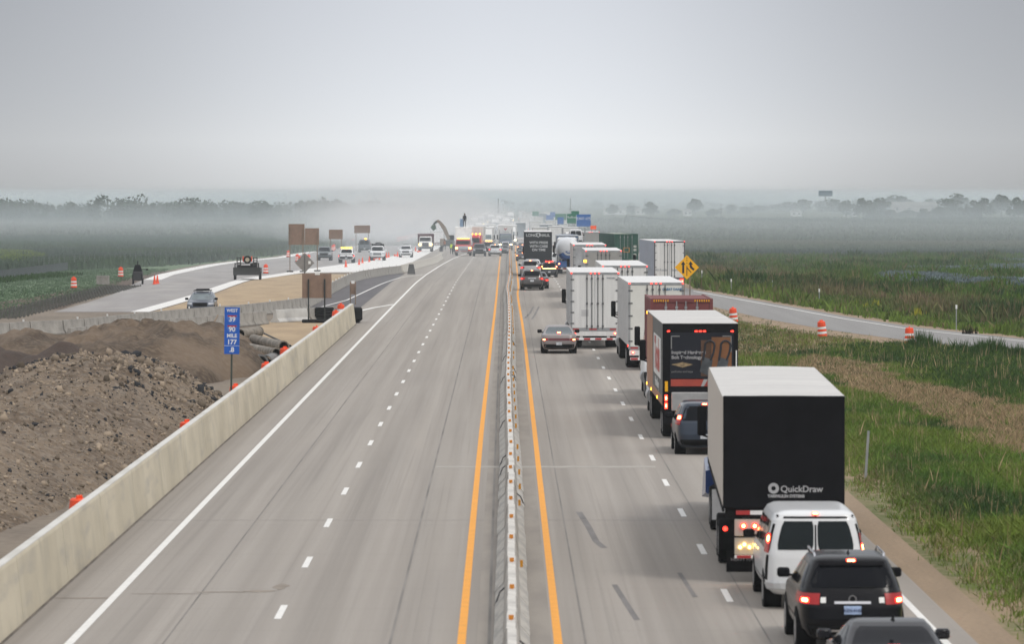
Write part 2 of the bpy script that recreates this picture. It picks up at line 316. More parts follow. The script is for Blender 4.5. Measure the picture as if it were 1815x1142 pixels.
for P, w in ((((1.95,119),(2.1,114),(2.2,109),(2.35,107)), .16), (((2.35,97),(2.5,92),(2.6,89)), .12), (((3.85,100),(3.95,94)), .10), (((1.35,300),(1.75,312),(2.1,330)), .14), (((1.8,298),(2.1,310),(2.5,330)), .14)):
    line(sorted(P, key=lambda p: p[1]), w, sk, 'tyre_mark', .004)
st = mat('mud_stain', (.25,.215,.18), .95, var=.2, scale=2)
for (x, y, a, b) in ((-4.75,96.6,.16,.75), (-5.1,95.4,.35,.22), (-5.9,95.2,.55,.1), (-7.0,94.8,.7,.07), (-8.7,93.8,.6,.12)):
    struct('mud_stain', MB().add([(x+a*(.7+.6*random.random())*math.cos(t*.3927), y+b*(.7+.7*random.random())*math.sin(t*.3927), .0046+.0002*abs(a)) for t in range(16)], [tuple(range(16))]), st)
gd = noise_layers('median_dark_band', (.30,.272,.24), [(1.5,(1,.15,1),.4,.65,(.24,.217,.195),.8,5)], .9)[0]
sheet('median_dark_band', [(-.52,40),(-.5,400)], [(.88,40),(.9,250),(.95,400)], .0022, gd)  # darker road strip on both sides of the median barrier base
struct('road_joint', MB().box(-10.2, -9.35, 192, 192.25, -.01, .0043), mseam)
# ---------------------------------------------------------------- barriers and the tall wall
m_wall, b_, cur = noise_layers('cast_concrete_wall', (.61,.55,.43), [(.5,(1,.5,1),.35,.7,(.42,.375,.285),.8,5), (1.1,(1,1.0,.5),.52,.74,(.36,.335,.28),.5,6), (1.2,(1,.8,.15),.55,.75,(.6,.55,.44),.6,4), (.6,(1,.5,3),.55,.7,(.35,.33,.3),.5,5)], .9)
def wall_prof(y, z=0): return [(-9.36,y,z-.05),(-9.5,y,z+1.2),(-9.515,y,z+1.27),(-9.54,y,z+1.295),(-9.7,y,z+1.295),(-9.73,y,z+1.27),(-9.9,y,z-.05)]
w = MB(); y = 52.0; ys = []
while y < 286: ys.append(y); y += 9.14
for a, b in zip(ys, ys[1:]+[287]):
    w.rings([wall_prof(a+.02), wall_prof((a+b)/2), wall_prof(b-.02)])
o = w.build('concrete_wall', m_wall, None, 40); tag(o, 'long tall beige cast concrete barrier wall along the left shoulder', 'wall'); MB().box(-9.715,-9.53,52,286.9,1.285,1.303).build('wall_top', noise_layers('wall_top_concrete', (.60,.59,.56), [(.7,(1,.6,1),.45,.65,(.47,.455,.42),.8,5)], .9)[0], o)
struct('road_joint', MB().box(-9.37, -9.31, 52, 287, -.01, .012), mat('grit_line', (.14,.12,.1), .95, var=.4, scale=.6))
def barrier_mesh(name, L, m, half=.30):
    p = [(-half,0),(-half,.07),(-.16,.26),(-.095,.78),(-.075,.81),(.075,.81),(.095,.78),(.16,.26),(half,.07),(half,0)]
    mb = MB(); ring = lambda y, k=1: [(x*k, y, z if z < .5 or k == 1 else z-.02) for x, z in p]
    mb.rings([ring(-L/2+.0), ring(-L/2+.03), ring(L/2-.03), ring(L/2)]); return mb.mesh(name, m, 35)
def along(P, d, start=0):
    P = [Vector((p[0], p[1])) for p in P]; out = []; acc = start
    segs = [(a, b, (b-a).length) for a, b in zip(P, P[1:])]; tot = sum(s[2] for s in segs)
    def pt(t):
        for a, b, l in segs:
            if t <= l: return a+(b-a)*(t/l)
            t -= l
        return P[-1]
    while acc+d <= tot: out.append((pt(acc), pt(acc+d))); acc += d
    return out
def place_barriers(P, d, me, name, label, group, refl_every=0, style=None, start=0, labels=None):
    for i, (a, b) in enumerate(along(P, d, start)):
        c = (a+b)/2; z = (zr(a.y)+zr(b.y))/2
        o = link(name, me); o.location = (c.x, c.y, z); h = math.atan2(-(b.x-a.x), b.y-a.y)
        o.rotation_euler = (math.atan2(zr(b.y)-zr(a.y), (b-a).length), 0, h)
        tag(o, (labels or {}).get(i, label), 'barrier', group)
        if style: style(o, i)
MBX = [(.105,60),(.14,95),(.18,120),(.185,147),(.165,165),(.16,196),(.22,220),(.29,260),(.31,300),(.31,330),(.24,362),(.40,395),(.50,420),(.55,470),(.62,530),(.7,620),(.9,800),(1.2,1000)]
mm, b_, c_ = noise_layers('whitewashed_concrete', (.46,.44,.40), [(2.2,(1,.4,1),.42,.62,(.27,.26,.25),.75,5), (5,(1,.6,1),.58,.72,(.15,.145,.14),.7,5), (14,(1,1,1),.4,.75,(.5,.49,.46),.5,3)], .9, .12)
jm = barrier_mesh('median_barrier', 3.09, mm, .34)
rb = MB().box(-.045,.045,-.02,.02,.83,.905).box(-.03,.03,-.015,.015,.80,.835); rtop = rb.mesh('reflector', mat('orange_reflector', (.6,.21,.015), .4, var=.1))
rb = MB().box(.19,.25,-.035,.035,.45,.6); rsd = rb.mesh('reflector', mat('amber_reflector', (.55,.24,.01), .4, var=.1))
lo = MB(); lo.tube([(.1,-.1,.42),(.24,-.02,.3),(.31,.15,.12),(.34,.3,.05)], .018); loop = lo.mesh('joint_bar', mat('dark_steel_bar', (.09,.09,.09), .6))
rr = random.Random(3)
capm = MB().box(-.079,.079,-1.54,1.54,.80,.816,.004).mesh('barrier_cap', mat('cap_whitewash', (.53,.51,.475), .85, var=.28, scale=2.2))
def med_style(o, i):
    link('barrier_cap', capm, o)
    if i % 2 == 0: link('reflector', rtop, o)
    elif rr.random() < .8: link('reflector', rsd, o)
    if i < 60 and rr.random() < .22:
        l = link('joint_bar', loop, o); l.location = (0, rr.uniform(-1.5, 1.5), 0)
        if rr.random() < .5: l.rotation_euler.z = math.pi
    o.location.x += rr.uniform(-.014, .014); o.rotation_euler.z += rr.uniform(-.003, .003)
place_barriers(MBX, 3.14, jm, 'median_barrier', 'whitewashed concrete median barrier section with small orange reflectors, between the two orange lines', 'median barrier sections', style=med_style)
def xy(px, py, z=.81): p = G(px, py, z); return (p.x, p.y)
js = barrier_mesh('concrete_barrier', 2.95, concd); jl = barrier_mesh('concrete_barrier', 6.05, concb, .33)
back = [xy(-60,578), xy(49,570), xy(129,567), xy(229,557), xy(312,549), xy(369,544.5), xy(432,540), xy(498,533), xy(538,528), (-14.2,345), (-14.3,377), (-14.1,420), (-13.7,440), (-12.4,466), (-10.95,482)]
wtab = MB().box(-.04,.04,-.03,.03,.82,.95).mesh('reflector', refl); otab = MB().box(-.05,.05,-.05,.05,.45,.6).mesh('reflector', mat('faded_orange_reflector', (.6,.2,.02), .6))
def tabs(me, every, dx=0):
    def f(o, i):
        if i % every == 0:
            r = link('reflector', me, o); r.location = (dx, .8*(-1)**i, 0)
        o.rotation_euler.z += rr.uniform(-.012, .012)
    return f
place_barriers(back, 3.08, js, 'concrete_barrier', 'grey concrete barrier section in the farther row between the work zone and the highway', 'farther row of grey barriers', style=tabs(wtab, 2))
front = [xy(122,582), xy(240,570), xy(376,560), xy(483,550.5)]
place_barriers(front, 3.08, js, 'concrete_barrier', 'brownish grey concrete barrier section in the nearer row behind the dirt mounds', 'nearer row of grey barriers', style=tabs(otab, 2, -.2))
lm = barrier_mesh('concrete_barrier', 3.05, mat('clean_light_concrete', (.5,.495,.475), .85, var=.1, scale=2), .34)
place_barriers([xy(487,549.5), xy(543,546.5)], (Vector(xy(543,546.5))-Vector(xy(487,549.5))).length-.05, barrier_mesh('concrete_barrier', (Vector(xy(543,546.5))-Vector(xy(487,549.5))).length-.1, lm.materials[0], .34), 'concrete_barrier', 'clean light grey barrier section with a yellow marker on its face', None,
    style=lambda o, i: link('marker', MB().box(-.24,-.14,-.1,.12,.5,.75).mesh('marker', yel), o))
place_barriers([xy(546,546.5), xy(590,543), xy(628,541)], 3.08, js, 'concrete_barrier', 'grey barrier section behind the brown sign with two dark posts', 'barriers behind the brown sign')
place_barriers([(-11.0,487), (-10.7,508), (-9.9,540), (-8.9,578), (-8.85,640)], 6.1, jl, 'concrete_barrier', 'long pale concrete barrier section curving towards the red emergency truck', 'long pale barrier sections')
o = MB().poly([(-.42,0),(-.25,1.05),(.25,1.05),(.42,0)], 'xz', 0, .5).build('barrier_end_block', mat('dark_end', (.1,.1,.1), .8)); o.location = (*at(729, 17.0),)[:2]+(-.3,); tag(o, 'dark tapered end block where the long pale barriers begin', 'barrier end')
# crash cushion and ribbed tub at the end of the wall
t = thing('crash_cushion', 'black ribbed crash cushion at the far end of the beige wall', 'crash cushion', (-9.45, 289, 0))
for k in range(4): MB().box(-.42+.03*k, .42-.03*k, .1+.75*k, .7+.75*k, .15, .95, .08).build('cushion_cell', rub, t)
MB().box(-.2,.2,0,3.1,0,.15).build('base', dk, t)
t = thing('ribbed_tub', 'low wide black ribbed container behind the orange drums', 'container', (*at(575, 27.3), 0))
mb = MB()
for k in range(4): mb.lathe((0,0,.05+k*.2), [(.55,0),(.62,.05),(.62,.13),(.55,.19)], 20)
mb.v = [(x*1.0, y*.7, z) for x, y, z in mb.v]; mb.build('ribbed_shell', rub, t, 40); MB().lathe((0,0,.84), [(.5,0),(.5,.02),(.0,.03)], 20).build('lid', mat('grey_lid', (.12,.12,.125), .6), t)
# ---------------------------------------------------------------- drums, cones, posts
def drum_mesh():
    mb = MB(); z = 0; prof = []
    bands = [(.30,0),(.30,.05),(.29,.07)]
    segs = [(0,.11,1),(.11,.17,0),(.17,.34,0),(.34,.47,1),(.47,.60,0),(.60,.73,1),(.73,.92,0)]
    mb.m = 2; mb.lathe((0,0,0), [(.38,0),(.38,.04),(.31,.06)], 20)
    for a, b, c in ((.06,.22,0),(.22,.36,1),(.36,.50,0),(.50,.64,1),(.64,.90,0)):
        mb.m = c; r0, r1 = .295-.07*a, .295-.07*b; mb.lathe((0,0,0), [(r0,a),(r0,a+.01),(r1-.008,b-.01),(r1-.01,b)], 20)
    mb.m = 0; mb.lathe((0,0,0), [(.232,.90),(.2,.93),(.19,.95)], 20); mb.box(-.1,.1,-.03,.03,.93,1.03,.015)
    return mb.mesh('traffic_drum', [orn, whp, rub], 40)
DM = drum_mesh()
def drum(x, y, lab, group=None, tilt=0, s=1.0, nm='traffic_drum'):
    o = link(nm, DM); o.location = (x, y, zr(y)-.01); o.rotation_euler = (rr.uniform(-.03,.03), tilt, rr.random()*3); o.scale = (s,)*3; return tag(o, lab, 'drum', group)
for i, (px, py) in enumerate([(138,880),(331,745),(418,681),(472,642),(505,615),(562,577),(595,550),(604,538)]):
    s = (py-338)/(CAMH-1.0); x, y = at(px, s)
    drum(min(x, -10.25), y, 'orange drum top above the beige wall, '+['nearest to the camera','beside the rubble pile','behind the blue mile sign post','beside the lowest concrete pipe','beside the upper pipes','in front of the brown sign base','in front of the black ribbed tub','next to the end of the wall'][i], 'orange drums behind the beige wall')
for px, py, lab in ((1301,572,'orange and white drum on the gore just above the delivery trailer'),(1458,598,'leaning orange and white drum at the middle of the ramp edge'),(1612,611,'orange drum half hidden by weeds near the right end of the ramp edge'),(1256,566,'orange drum top peeking over the red shipping container')):
    p = G(px, py); drum(p.x, p.y, lab, 'drums along the ramp', -.1 if px in (1458, 1301) else 0, .98)
for px, py, lab in ((131,511,'orange drum on the grass left of the grey block'),(214,491,'orange drum on the grass right of the grey block'),(471,485,'orange and white drum beside the black utility trailer')):
    p = G(px, py); drum(p.x, p.y, lab, None, 0, .98)
for i, px in enumerate((511, 527, 532, 540, 547)):
    p = G(px, (456, 464, 468, 462, 465)[i]); drum(p.x, p.y, 'orange drum under the two big brown sign backs', 'drums under the brown sign backs')
for px, py in ((592,443),(622,431),(590,445),(626,432),(693,412),(716,409),(718,410)):
    p = G(px, py); drum(p.x, p.y, 'hazy orange drum far along the work zone road', 'hazy far orange drums')
for i in range(24):
    px = 706+i*1.75+rr.uniform(-1,1); p = G(px, 428-i*.42+rr.uniform(-.8,.8)); drum(p.x, p.y, 'pale orange drum in the crowded row left of the dump truck', 'crowded row of drums left of the dump truck')
cb = MB(); cb.m = 0; cb.box(-.19,.19,-.19,.19,0,.035,.01); cb.lathe((0,0,0), [(.14,.03),(.035,.71),(.02,.72)], 14); CM = cb.mesh('traffic_cone', [orn], 40)
def cone(px, py, lab, group, s=1.0, lying=False):
    p = G(px, py); o = link('traffic_cone', CM); o.location = (p.x, p.y, zr(p.y)); o.scale = (s,)*3
    if lying: o.rotation_euler = (0, R(82), .4); o.location.z += .12
    tag(o, lab, 'cone', group)
gc = 'orange cones on the white slab'; lc = 'tall orange cone standing in the line across the white slab'
cone(613,473.5,'nearest orange cone standing alone on the white slab',gc,1.15)
for px, py in ((636.5,469.5),(642.5,466.5),(654.5,464.3),(663,462),(667,459),(672.5,460.6),(680.5,458.4),(685,457),(689,456.2),(704.8,455),(711,454.5),(719,453),(723.5,452.8),(730.5,449.5),(744.5,443),(736.7,445)): cone(px, py, lc, gc, 1.05)
cone(699,454.4,'orange cone lying on its side on the white slab',gc,1.0,True)
cone(740,447.3,'orange cone knocked over near the white patrol car',gc,1.0,True)
for px, py in ((274,504),(279,503)): cone(px, py, 'faded pink cone of the pair by the dark light tower', 'pair of faded cones', 1.1)
cone(921,451,'small orange cone on the median shoulder beside the black trailer',None,.9)
def post(x, y, h, lab, m=galv, top=True, r=.03, lean=0):
    t = thing('marker_post', lab, 'post', (x, y, zr(y))); t.rotation_euler.y = lean
    MB().box(-r, r, -.015, .015, 0, h).build('post', m, t)
    if top: MB().box(-.055,.055,-.03,-.016,h-.22,h+.02).build('reflector', refl, t)
p = G(1534,851); post(p.x, p.y, 1.43, 'thin leaning grey steel post in the tall grass right of the black box trailer', galv, False, .035, .06)
for px, py, lab in ((1695,587,'white topped marker post at the right beyond the ramp'),(1452,540,'small white topped marker in the weeds beyond the ramp middle'),(1296,521,'small white marker in brown weeds beyond the ramp'),(1244,508,'marker post just right of the yellow merge sign')):
    p = G(px, py); post(p.x, p.y, {1695:1.55,1452:1.15,1296:1.2,1244:1.4}[px], lab)
p = G(1369,526); post(p.x, p.y, 1.3, 'thin dark post among the weeds beyond the ramp', galv, False, .025)
# ---------------------------------------------------------------- signs
x, y = at(1217.5, 25.0)
t = thing('merge_sign', 'yellow diamond merge sign with two black arrows on two posts', 'sign', (x, y, 0))
a = .865; c0 = CAMH-(474-338)/25.0
MB().poly([(0,c0+a),(a,c0),(0,c0-a),(-a,c0)], 'xz', -.02, .01).build('sign_panel', mat('sign_amber', (.93,.46,.0), .45, var=.03), t)
b2 = mat('sign_black', (.01,.01,.02), .5)
mb = MB().poly([(0,c0+a*.94),(a*.94,c0),(0,c0-a*.94),(-a*.94,c0)], 'xz', -.023, -.0205); inner = [(0,c0+a*.985),(a*.985,c0),(0,c0-a*.985),(-a*.985,c0)]
def arrow(pts): MB().poly([(px_, c0+pz_) for px_, pz_ in pts], 'xz', -.03, -.021).build('arrow', b2, t)
arrow([(-.33,-.42),(-.19,-.42),(-.19,.19),(-.1,.19),(-.26,.44),(-.43,.19),(-.33,.19)])
arrow([(.47,-.24),(.55,-.12),(.36,.06),(.33,.20),(.43,.20),(.27,.44),(.11,.22),(.2,.2),(.2,.03),(.26,-.06)])
mb = MB()
for z0, z1 in ((.62,.69),(.45,.54),(.26,.34),(-.60,.10)): mb.box(-.025,.025,-.028,-.021,c0+z0,c0+z1)
mb.poly([(0,c0+.06),(.03,c0+.0),(.33,c0-.36),(.29,c0-.39),(0,c0-.06)], 'xz', -.032, -.029); mb.build('lane_marks', b2, t)
for px_ in (-.2, .22): MB().box(px_-.04, px_+.04, .012, .09, 0, 3.0 if px_ < 0 else 2.9).build('post', wood, t)
# blue mile marker
x, y = at(408.5, 47.2); x = -10.28
t = thing('mile_marker', 'tall narrow blue mile 177 sign on a thin dark post', 'sign', (x, y, 0)); t.rotation_euler.z = .03; t.rotation_euler.y = .015
zt, zb = CAMH-(545-338)/47.2, CAMH-(628-338)/47.2; hw = .285; H_ = zt-zb; sb = mat('sign_blue', (.008,.105,.5), .45, var=.05); wl = mat('sign_white', (.75,.77,.8), .5)
MB().box(-hw, hw, -.01, .01, zb, zt, .004).build('sign_panel', sb, t)
def zz(f): return zt-f*H_
text('WEST', .17, wl, t, .0, -.012, zz(.07), bold=.004, sx=.95)
for f, num in ((.235,'39'), (.45,'90')):
    zc = zz(f); MB().poly([(-.2,zc+.12),(.2,zc+.12),(.2,zc+.0),(.14,zc-.12),(0,zc-.19),(-.14,zc-.12),(-.2,zc)], 'xz', -.013, -.0105).build('shield_outline', mat('shield_blue', (.05,.16,.55), .5), t)
    MB().box(-.17,.17,-.016,-.0135,zc+.06,zc+.115).build('shield_band', redp, t); text(num, .25, wl, t, 0, -.016, zc-.035, bold=.006)
text('MILE', .19, wl, t, 0, -.012, zz(.61), bold=.006); text('177', .24, wl, t, 0, -.012, zz(.745), bold=.008)
MB().box(-hw, hw, -.013, -.0105, zz(.825), zz(.818)).build('divider', wl, t); text('.8', .25, wl, t, 0, -.012, zz(.91), bold=.008)
MB().box(-.035,.035,.012,.06,0,zt-.1).build('post', mat('dark_green_post', (.045,.06,.05), .6), t)
# plywood covered / brown sign backs
def board(name, lab, px0, px1, py0, py1, s, posts, pw=.09, m=brn, base=None, pm=wood, front=False):
    X = ((px0+px1)/2-894)/s; Y = FPX/s; z = zr(Y); t = thing(name, lab, 'sign', (X, Y, z)); hw = (px1-px0)/2/s
    z0, z1 = CAMH-(py1-338)/s-z, CAMH-(py0-338)/s-z
    MB().box(-hw, hw, -.03, .03, z0, z1, .008).build('sign_panel', m, t)
    for q in posts:
        xx = (q-(px0+px1)/2)/s; MB().box(xx-pw/2, xx+pw/2, (-.13 if front else .035), (-.035 if front else .13), 0, z1-(.35 if front else .0)).build('post', pm, t)
        if base: MB().box(xx-.35, xx+.35, -.25, .3, 0, .14, .03).build('base', base, t)
    return t
blackp = mat('black_post', (.02,.025,.025), .6)
board('sign_back', 'tall brown sign back on two wooden posts, left one of the touching pair', 511.5, 540, 397, 434, 16.4, (514, 537), m=brn, base=dk, front=True)
board('sign_back', 'lower brown sign back touching the taller one, right one of the pair', 540.6, 565.5, 404.5, 434, 16.2, (562.5,), base=dk, front=True)
board('sign_back', 'hazy grey brown sign back above the dark pickup truck', 583, 607.5, 407, 424, 12.4, (585.5, 605))
board('sign_back', 'farthest hazy pinkish sign back over the dark truck', 628, 656, 399.5, 413.2, 10.4, (631, 653))
t = board('sign_back', 'large brown sign back on two black posts in front of the barriers', 535.5, 587.5, 485, 528.5, 27.8, (546.8, 575.5), m=brn, pm=blackp, front=True)
MB().box(-.95,.8,-.35,.35,0,.2,.05).build('base', rub, t); MB().box(-.12,.2,-.05,-.032,5.05-2.0,5.05-1.82).build('sticker', refl, t)
t = board('sign_back', 'narrow brown post sign with a white sticker beside the dark asphalt', 620, 631, 500, 522, 24.0, (621, 630), pw=.07, front=True)
MB().box(-.12,.12,-.05,-.032,1.55,1.75).build('sticker', refl, t)
# diamond sign back
x, y = at(540, 21.5); t = thing('diamond_sign_back', 'grey bare metal back of a diamond sign with its post through it', 'sign', (x, y, 0)); c0 = CAMH-(466-338)/21.5; a = .80
MB().poly([(0,c0+a*1.05),(a,c0),(0,c0-a*1.05),(-a,c0)], 'xz', -.01, .01).build('sign_panel', mat('bare_aluminium', (.27,.26,.25), .5, .3, var=.15), t); MB().box(-.05,.05,-.06,-.012,0,c0+a*.8).build('post', mat('grey_post', (.12,.12,.12), .6), t)
MB().box(.3,.5,-.03,-.012,c0-.1,c0+.15).build('sticker', refl, t)
# far guide signs
sg = mat('sign_green', (.0,.16,.09), .5, var=.05); sbl = mat('guide_blue', (.01,.12,.42), .5, var=.05); sor = mat('sign_orange', (.85,.11,.03), .5)
def guide(lab, px0, px1, py0, py1, s, m, lines=()):
    t = board('guide_sign', lab, px0, px1, py0, py1, s, (px0+(px1-px0)*.2, px0+(px1-px0)*.8), .15, m=m, pm=galv)
    Y = FPX/s; z = zr(Y)
    for (tx, f, sz) in lines: text(tx, sz, wl, t, 0, -.035, CAMH-(py0+(py1-py0)*f-338)/s-z)
    return t
guide('largest blue guide sign right of the trucks', 1022, 1047, 380, 401.5, 9.5, sbl, (('ATTRACTIONS', .36, .2),('EXIT 175', .36, .7)))
guide('green guide sign just left of the largest blue one', 1005, 1021, 379, 396, 9.0, sg, (('I-39', .3, .25),('Madison', .36, .6)))
guide('green exit panel rising behind the green guide sign', 1012.5, 1026.5, 374, 381, 8.7, sg)
guide('small blue sign left of the green guide sign', 988, 999, 385, 397.5, 8.0, sbl)
guide('faint green sign behind the small blue one', 984, 1004, 379, 390, 6.8, sg); guide('faint blue green panel left of the other guide signs', 968, 984, 381, 394, 6.2, sbl)
guide('faint small blue sign topmost of the hazy cluster', 975, 984, 376, 382, 5.8, sbl); guide('faint green sign over the middle of the far traffic', 943.5, 955, 375, 383, 5.6, sg)
guide('orange roadwork sign above the grey trailer', 1046.5, 1057, 400, 406.5, 12.5, sor)
x, y = at(1463, 3.3); t = thing('billboard', 'distant grey blue billboard above the hazy trees at right', 'billboard', (x, y, zr(y)))
MB().box(-3.7,3.7,-.3,.3,8.6,11.6).build('panel', mat('billboard_blue', (.1,.16,.22), .6), t); MB().cyl((0,.5,0),(0,.5,9),.4).build('pole', galv, t)
# ---------------------------------------------------------------- spoil heaps, rubble, pipes
def heap(name, lab, cx, cy, rx0, rx1, ry0, ry1, h, m, rough=.15, pw=.8, n=70, seed=1, cat='mound', fine=1.2):
    u = np.linspace(-1, 1, n); U, V_ = np.meshgrid(u, u)
    X = cx+np.where(U < 0, U*rx0, U*rx1); Y = cy+np.where(V_ < 0, V_*ry0, V_*ry1)
    r = np.sqrt(U**2+V_**2)*(1+.28*(fbm(X*.25+9, Y*.12+5, seed)-.5)); base = np.clip(1-r**2, 0, 1)**pw
    Z = h*base*(1+1.0*(fbm(X*.42, Y*.17, seed+3)-.5))+rough*np.sqrt(base)*(fbm(X*fine, Y*fine*.5, seed+7, 5)-.5)*2-.06*(base <= 0)
    Z = np.where(base <= 0, -.06, Z)
    V = np.stack([X, Y, Z], -1).reshape(-1, 3); idx = np.arange(n*n).reshape(n, n)
    F = np.stack([idx[:-1,:-1], idx[:-1,1:], idx[1:,1:], idx[1:,:-1]], -1).reshape(-1, 4)
    keep = (V[F][:, :, 2] > -.059).any(1)
    me = np_mesh(name, V, F[keep], m, k=4); me.polygons.foreach_set('use_smooth', [True]*len(me.polygons))
    o = link(name, me); tag(o, lab, cat)
    def hf(x, y):
        a = np.clip((x-cx)/np.where(x < cx, rx0, rx1)*.5*(n-1)+(n-1)/2, 0, n-1.001); b = np.clip((y-cy)/np.where(y < cy, ry0, ry1)*.5*(n-1)+(n-1)/2, 0, n-1.001)
        i, j = a.astype(int), b.astype(int); fx, fy = a-i, b-j
        return (Z[j,i]*(1-fx)+Z[j,i+1]*fx)*(1-fy)+(Z[j+1,i]*(1-fx)+Z[j+1,i+1]*fx)*fy
    return hf
m_rub, _, _ = noise_layers('rubble_earth', (.19,.143,.10), [(.5,(1,.4,1),.42,.58,(.115,.083,.057),.9,5), (3,(1,1,1),.45,.62,(.25,.205,.16),.7,7), (7,(1,1,1),.52,.68,(.06,.055,.05),.8,5)], .95, .8)
m_soil, _, _ = noise_layers('dark_topsoil', (.062,.043,.034), [(1.5,(1,1,1),.4,.65,(.045,.032,.026),.8,5), (9,(1,1,1),.45,.7,(.09,.065,.05),.6,6)], .95, .3)
m_brown, _, _ = noise_layers('brown_spoil', (.15,.108,.074), [(.35,(1,.4,1),.4,.62,(.06,.042,.029),.95,5), (4,(1,1,1),.45,.7,(.2,.155,.11),.6,6)], .95, .4)
m_tan, _, _ = noise_layers('tan_spoil', (.22,.165,.11), [(.5,(1,.4,1),.4,.62,(.2,.15,.105),.85,5), (4,(1,1,1),.45,.7,(.3,.25,.19),.6,6)], .95, .3)
H1 = heap('rubble_pile', 'big heap of broken concrete and earth beside the beige wall', -14.9, 170, 7.5, 4.5, 66, 25, 2.0, m_rub, .26, .9, 170, 1, 'rubble pile')
heap('dirt_mound', 'dark brown topsoil mound at the left edge behind the rubble', -21.8, 198, 3.6, 3.0, 10, 9, 1.75, m_soil, .05, .8, 50, 4)
heap('dirt_mound', 'dark topsoil mound just left of the rubble crest', -19.3, 196, 2.6, 2.3, 9, 8, 1.6, m_soil, .05, .8, 50, 5)
heap('dirt_mound', 'low tan mound between the dark mounds and the barriers', -23.5, 232, 4.5, 4, 12, 10, 1.2, m_brown, .3, .8, 60, 6)
heap('dirt_mound', 'tan rounded mound below the front barrier row', -21.0, 240, 1.8, 2.0, 8, 8, 1.3, m_tan, .15, .8, 50, 7)
heap('dirt_mound', 'large brown mound with a long slope down to the pipes', -17.2, 216, 4.6, 6.2, 22, 14, 2.25, m_brown, .55, .75, 90, 8)
heap('dirt_mound', 'smaller brown mound left of the blue sign', -15.2, 240, 2.5, 2.3, 8, 8, 1.35, m_brown, .25, .8, 50, 9)
# loose rubble on the heap and around it
N = 22000; t_ = (1+5**.5)/2
ico = np.array([(-1,t_,0),(1,t_,0),(-1,-t_,0),(1,-t_,0),(0,-1,t_),(0,1,t_),(0,-1,-t_),(0,1,-t_),(t_,0,-1),(t_,0,1),(-t_,0,-1),(-t_,0,1)])/1.9
icf = np.array([(0,11,5),(0,5,1),(0,1,7),(0,7,10),(0,10,11),(1,5,9),(5,11,4),(11,10,2),(10,7,6),(7,1,8),(3,9,4),(3,4,2),(3,2,6),(3,6,8),(3,8,9),(4,9,5),(2,4,11),(6,2,10),(8,6,7),(9,8,1)])
px_ = RNG.uniform(-22, -10.5, N*2); py_ = RNG.uniform(102, 197, N*2); hz = H1(px_, py_); k = hz > -.05; px_, py_, hz = px_[k][:N], py_[k][:N], hz[k][:N]; N = len(px_)
sz = np.clip(RNG.lognormal(-3.6, .6, N), .014, .2); sz *= np.where(py_ > 160, 1.3, .75)
V = ico[None]*(1+RNG.uniform(-.4, .35, (N, 12, 1)))*sz[:, None, None]*RNG.uniform(.6, 1.3, (N, 1, 3)); a = RNG.uniform(0, 6.28, N)
ca, sa = np.cos(a)[:, None], np.sin(a)[:, None]; V = np.stack([V[..., 0]*ca-V[..., 1]*sa, V[..., 0]*sa+V[..., 1]*ca, V[..., 2]], -1)
V += np.stack([px_, py_, hz+sz*.25], -1)[:, None]
cl = vnoise(px_*.7, py_*.35, 77); tone = np.where(RNG.random(N) < .13+.45*((cl > .6) & (py_ > 155)), 0, 1)
c = np.where(tone[:, None] == 0, np.array([[.035,.036,.04]]), np.array([[.20,.16,.12]])*RNG.uniform(.4, 2.0, (N, 1)))
me = np_mesh('rubble', V.reshape(-1, 3), (icf[None]+np.arange(N)[:, None, None]*12).reshape(-1, 3), attr_mat('rubble_stone', .95), np.repeat(c, 12, 0))
tag(link('rubble', me), 'broken grey and brown stones strewn over the big heap', 'rubble', kind='stuff')
m_pipe = mat('old_concrete_pipe', (.2,.178,.15), .9, var=.45, scale=2.5, bump=.4); m_pd = mat('dark_pipe', (.06,.06,.062), .8, var=.3)
def pipe(lab, p0, p1, r, m, z0=0, th=.12):
    r *= .85; a, b = Vector((*p0, r+z0)), Vector((*p1, r+z0)); c = (a+b)/2; t = thing('drain_pipe', lab, 'pipe', (c.x, c.y, c.z)); d = (b-a)/2; n = 20
    u = d.normalized().orthogonal().normalized(); w = d.normalized().cross(u); mb = MB(); rs = []
    for (q, rad) in ((-1, r*(1-th)), (-1, r), (0, r), (.92, r), (.93, r*1.12), (1, r*1.12), (1, r*(1-th)), (-1, r*(1-th))):
        rs.append([tuple(d*q+(u*math.cos(2*math.pi*i/n)+w*math.sin(2*math.pi*i/n))*rad) for i in range(n)])
    mb.rings(rs, cap=False); mb.build('pipe_wall', m, t, 40)
def P2(px, py): return tuple(G(px, py)[:2])
pipe('mottled pale concrete pipe lying highest in the pile', P2(449,618), P2(503,632), .30, m_pipe, .25)
pipe('mottled pale pipe lying across the middle of the pile', P2(418,626), P2(490,641), .26, m_pipe, .2)
pipe('short grey pipe section with its dark open mouth facing the wall', P2(420,652), P2(462,657), .42, mat('grey_pipe', (.17,.17,.17), .8, var=.2))
pipe('grey pipe section standing next to the drum', P2(470,655), P2(483,652), .4, mat('grey_pipe', (.17,.17,.17), .8))
pipe('dark mossy pipe behind the blue sign', P2(408,606), P2(452,603), .40, m_pipe, 0)
pipe('grey pipe bent upward at the back of the pile', P2(425,612), P2(458,607), .34, m_pipe, .3)
pipe('thin black pipe at the far side of the pile', P2(455,607), P2(512,625), .1, m_pd, .1); pipe('thin black pipe crossing the sand', P2(466,598), P2(515,622), .06, m_pd, .2)
pipe('black pipe end at the left of the pile', P2(384,603), P2(396,600), .28, m_pd, .1)
o = tag(MB().tube([(*P2(362,612), .1), (*P2(380,602), 1.0), (*P2(386,596), 1.2)], .05).build('bent_conduit', m_tan), 'thin bent conduit poking up left of the blue sign', 'conduit')
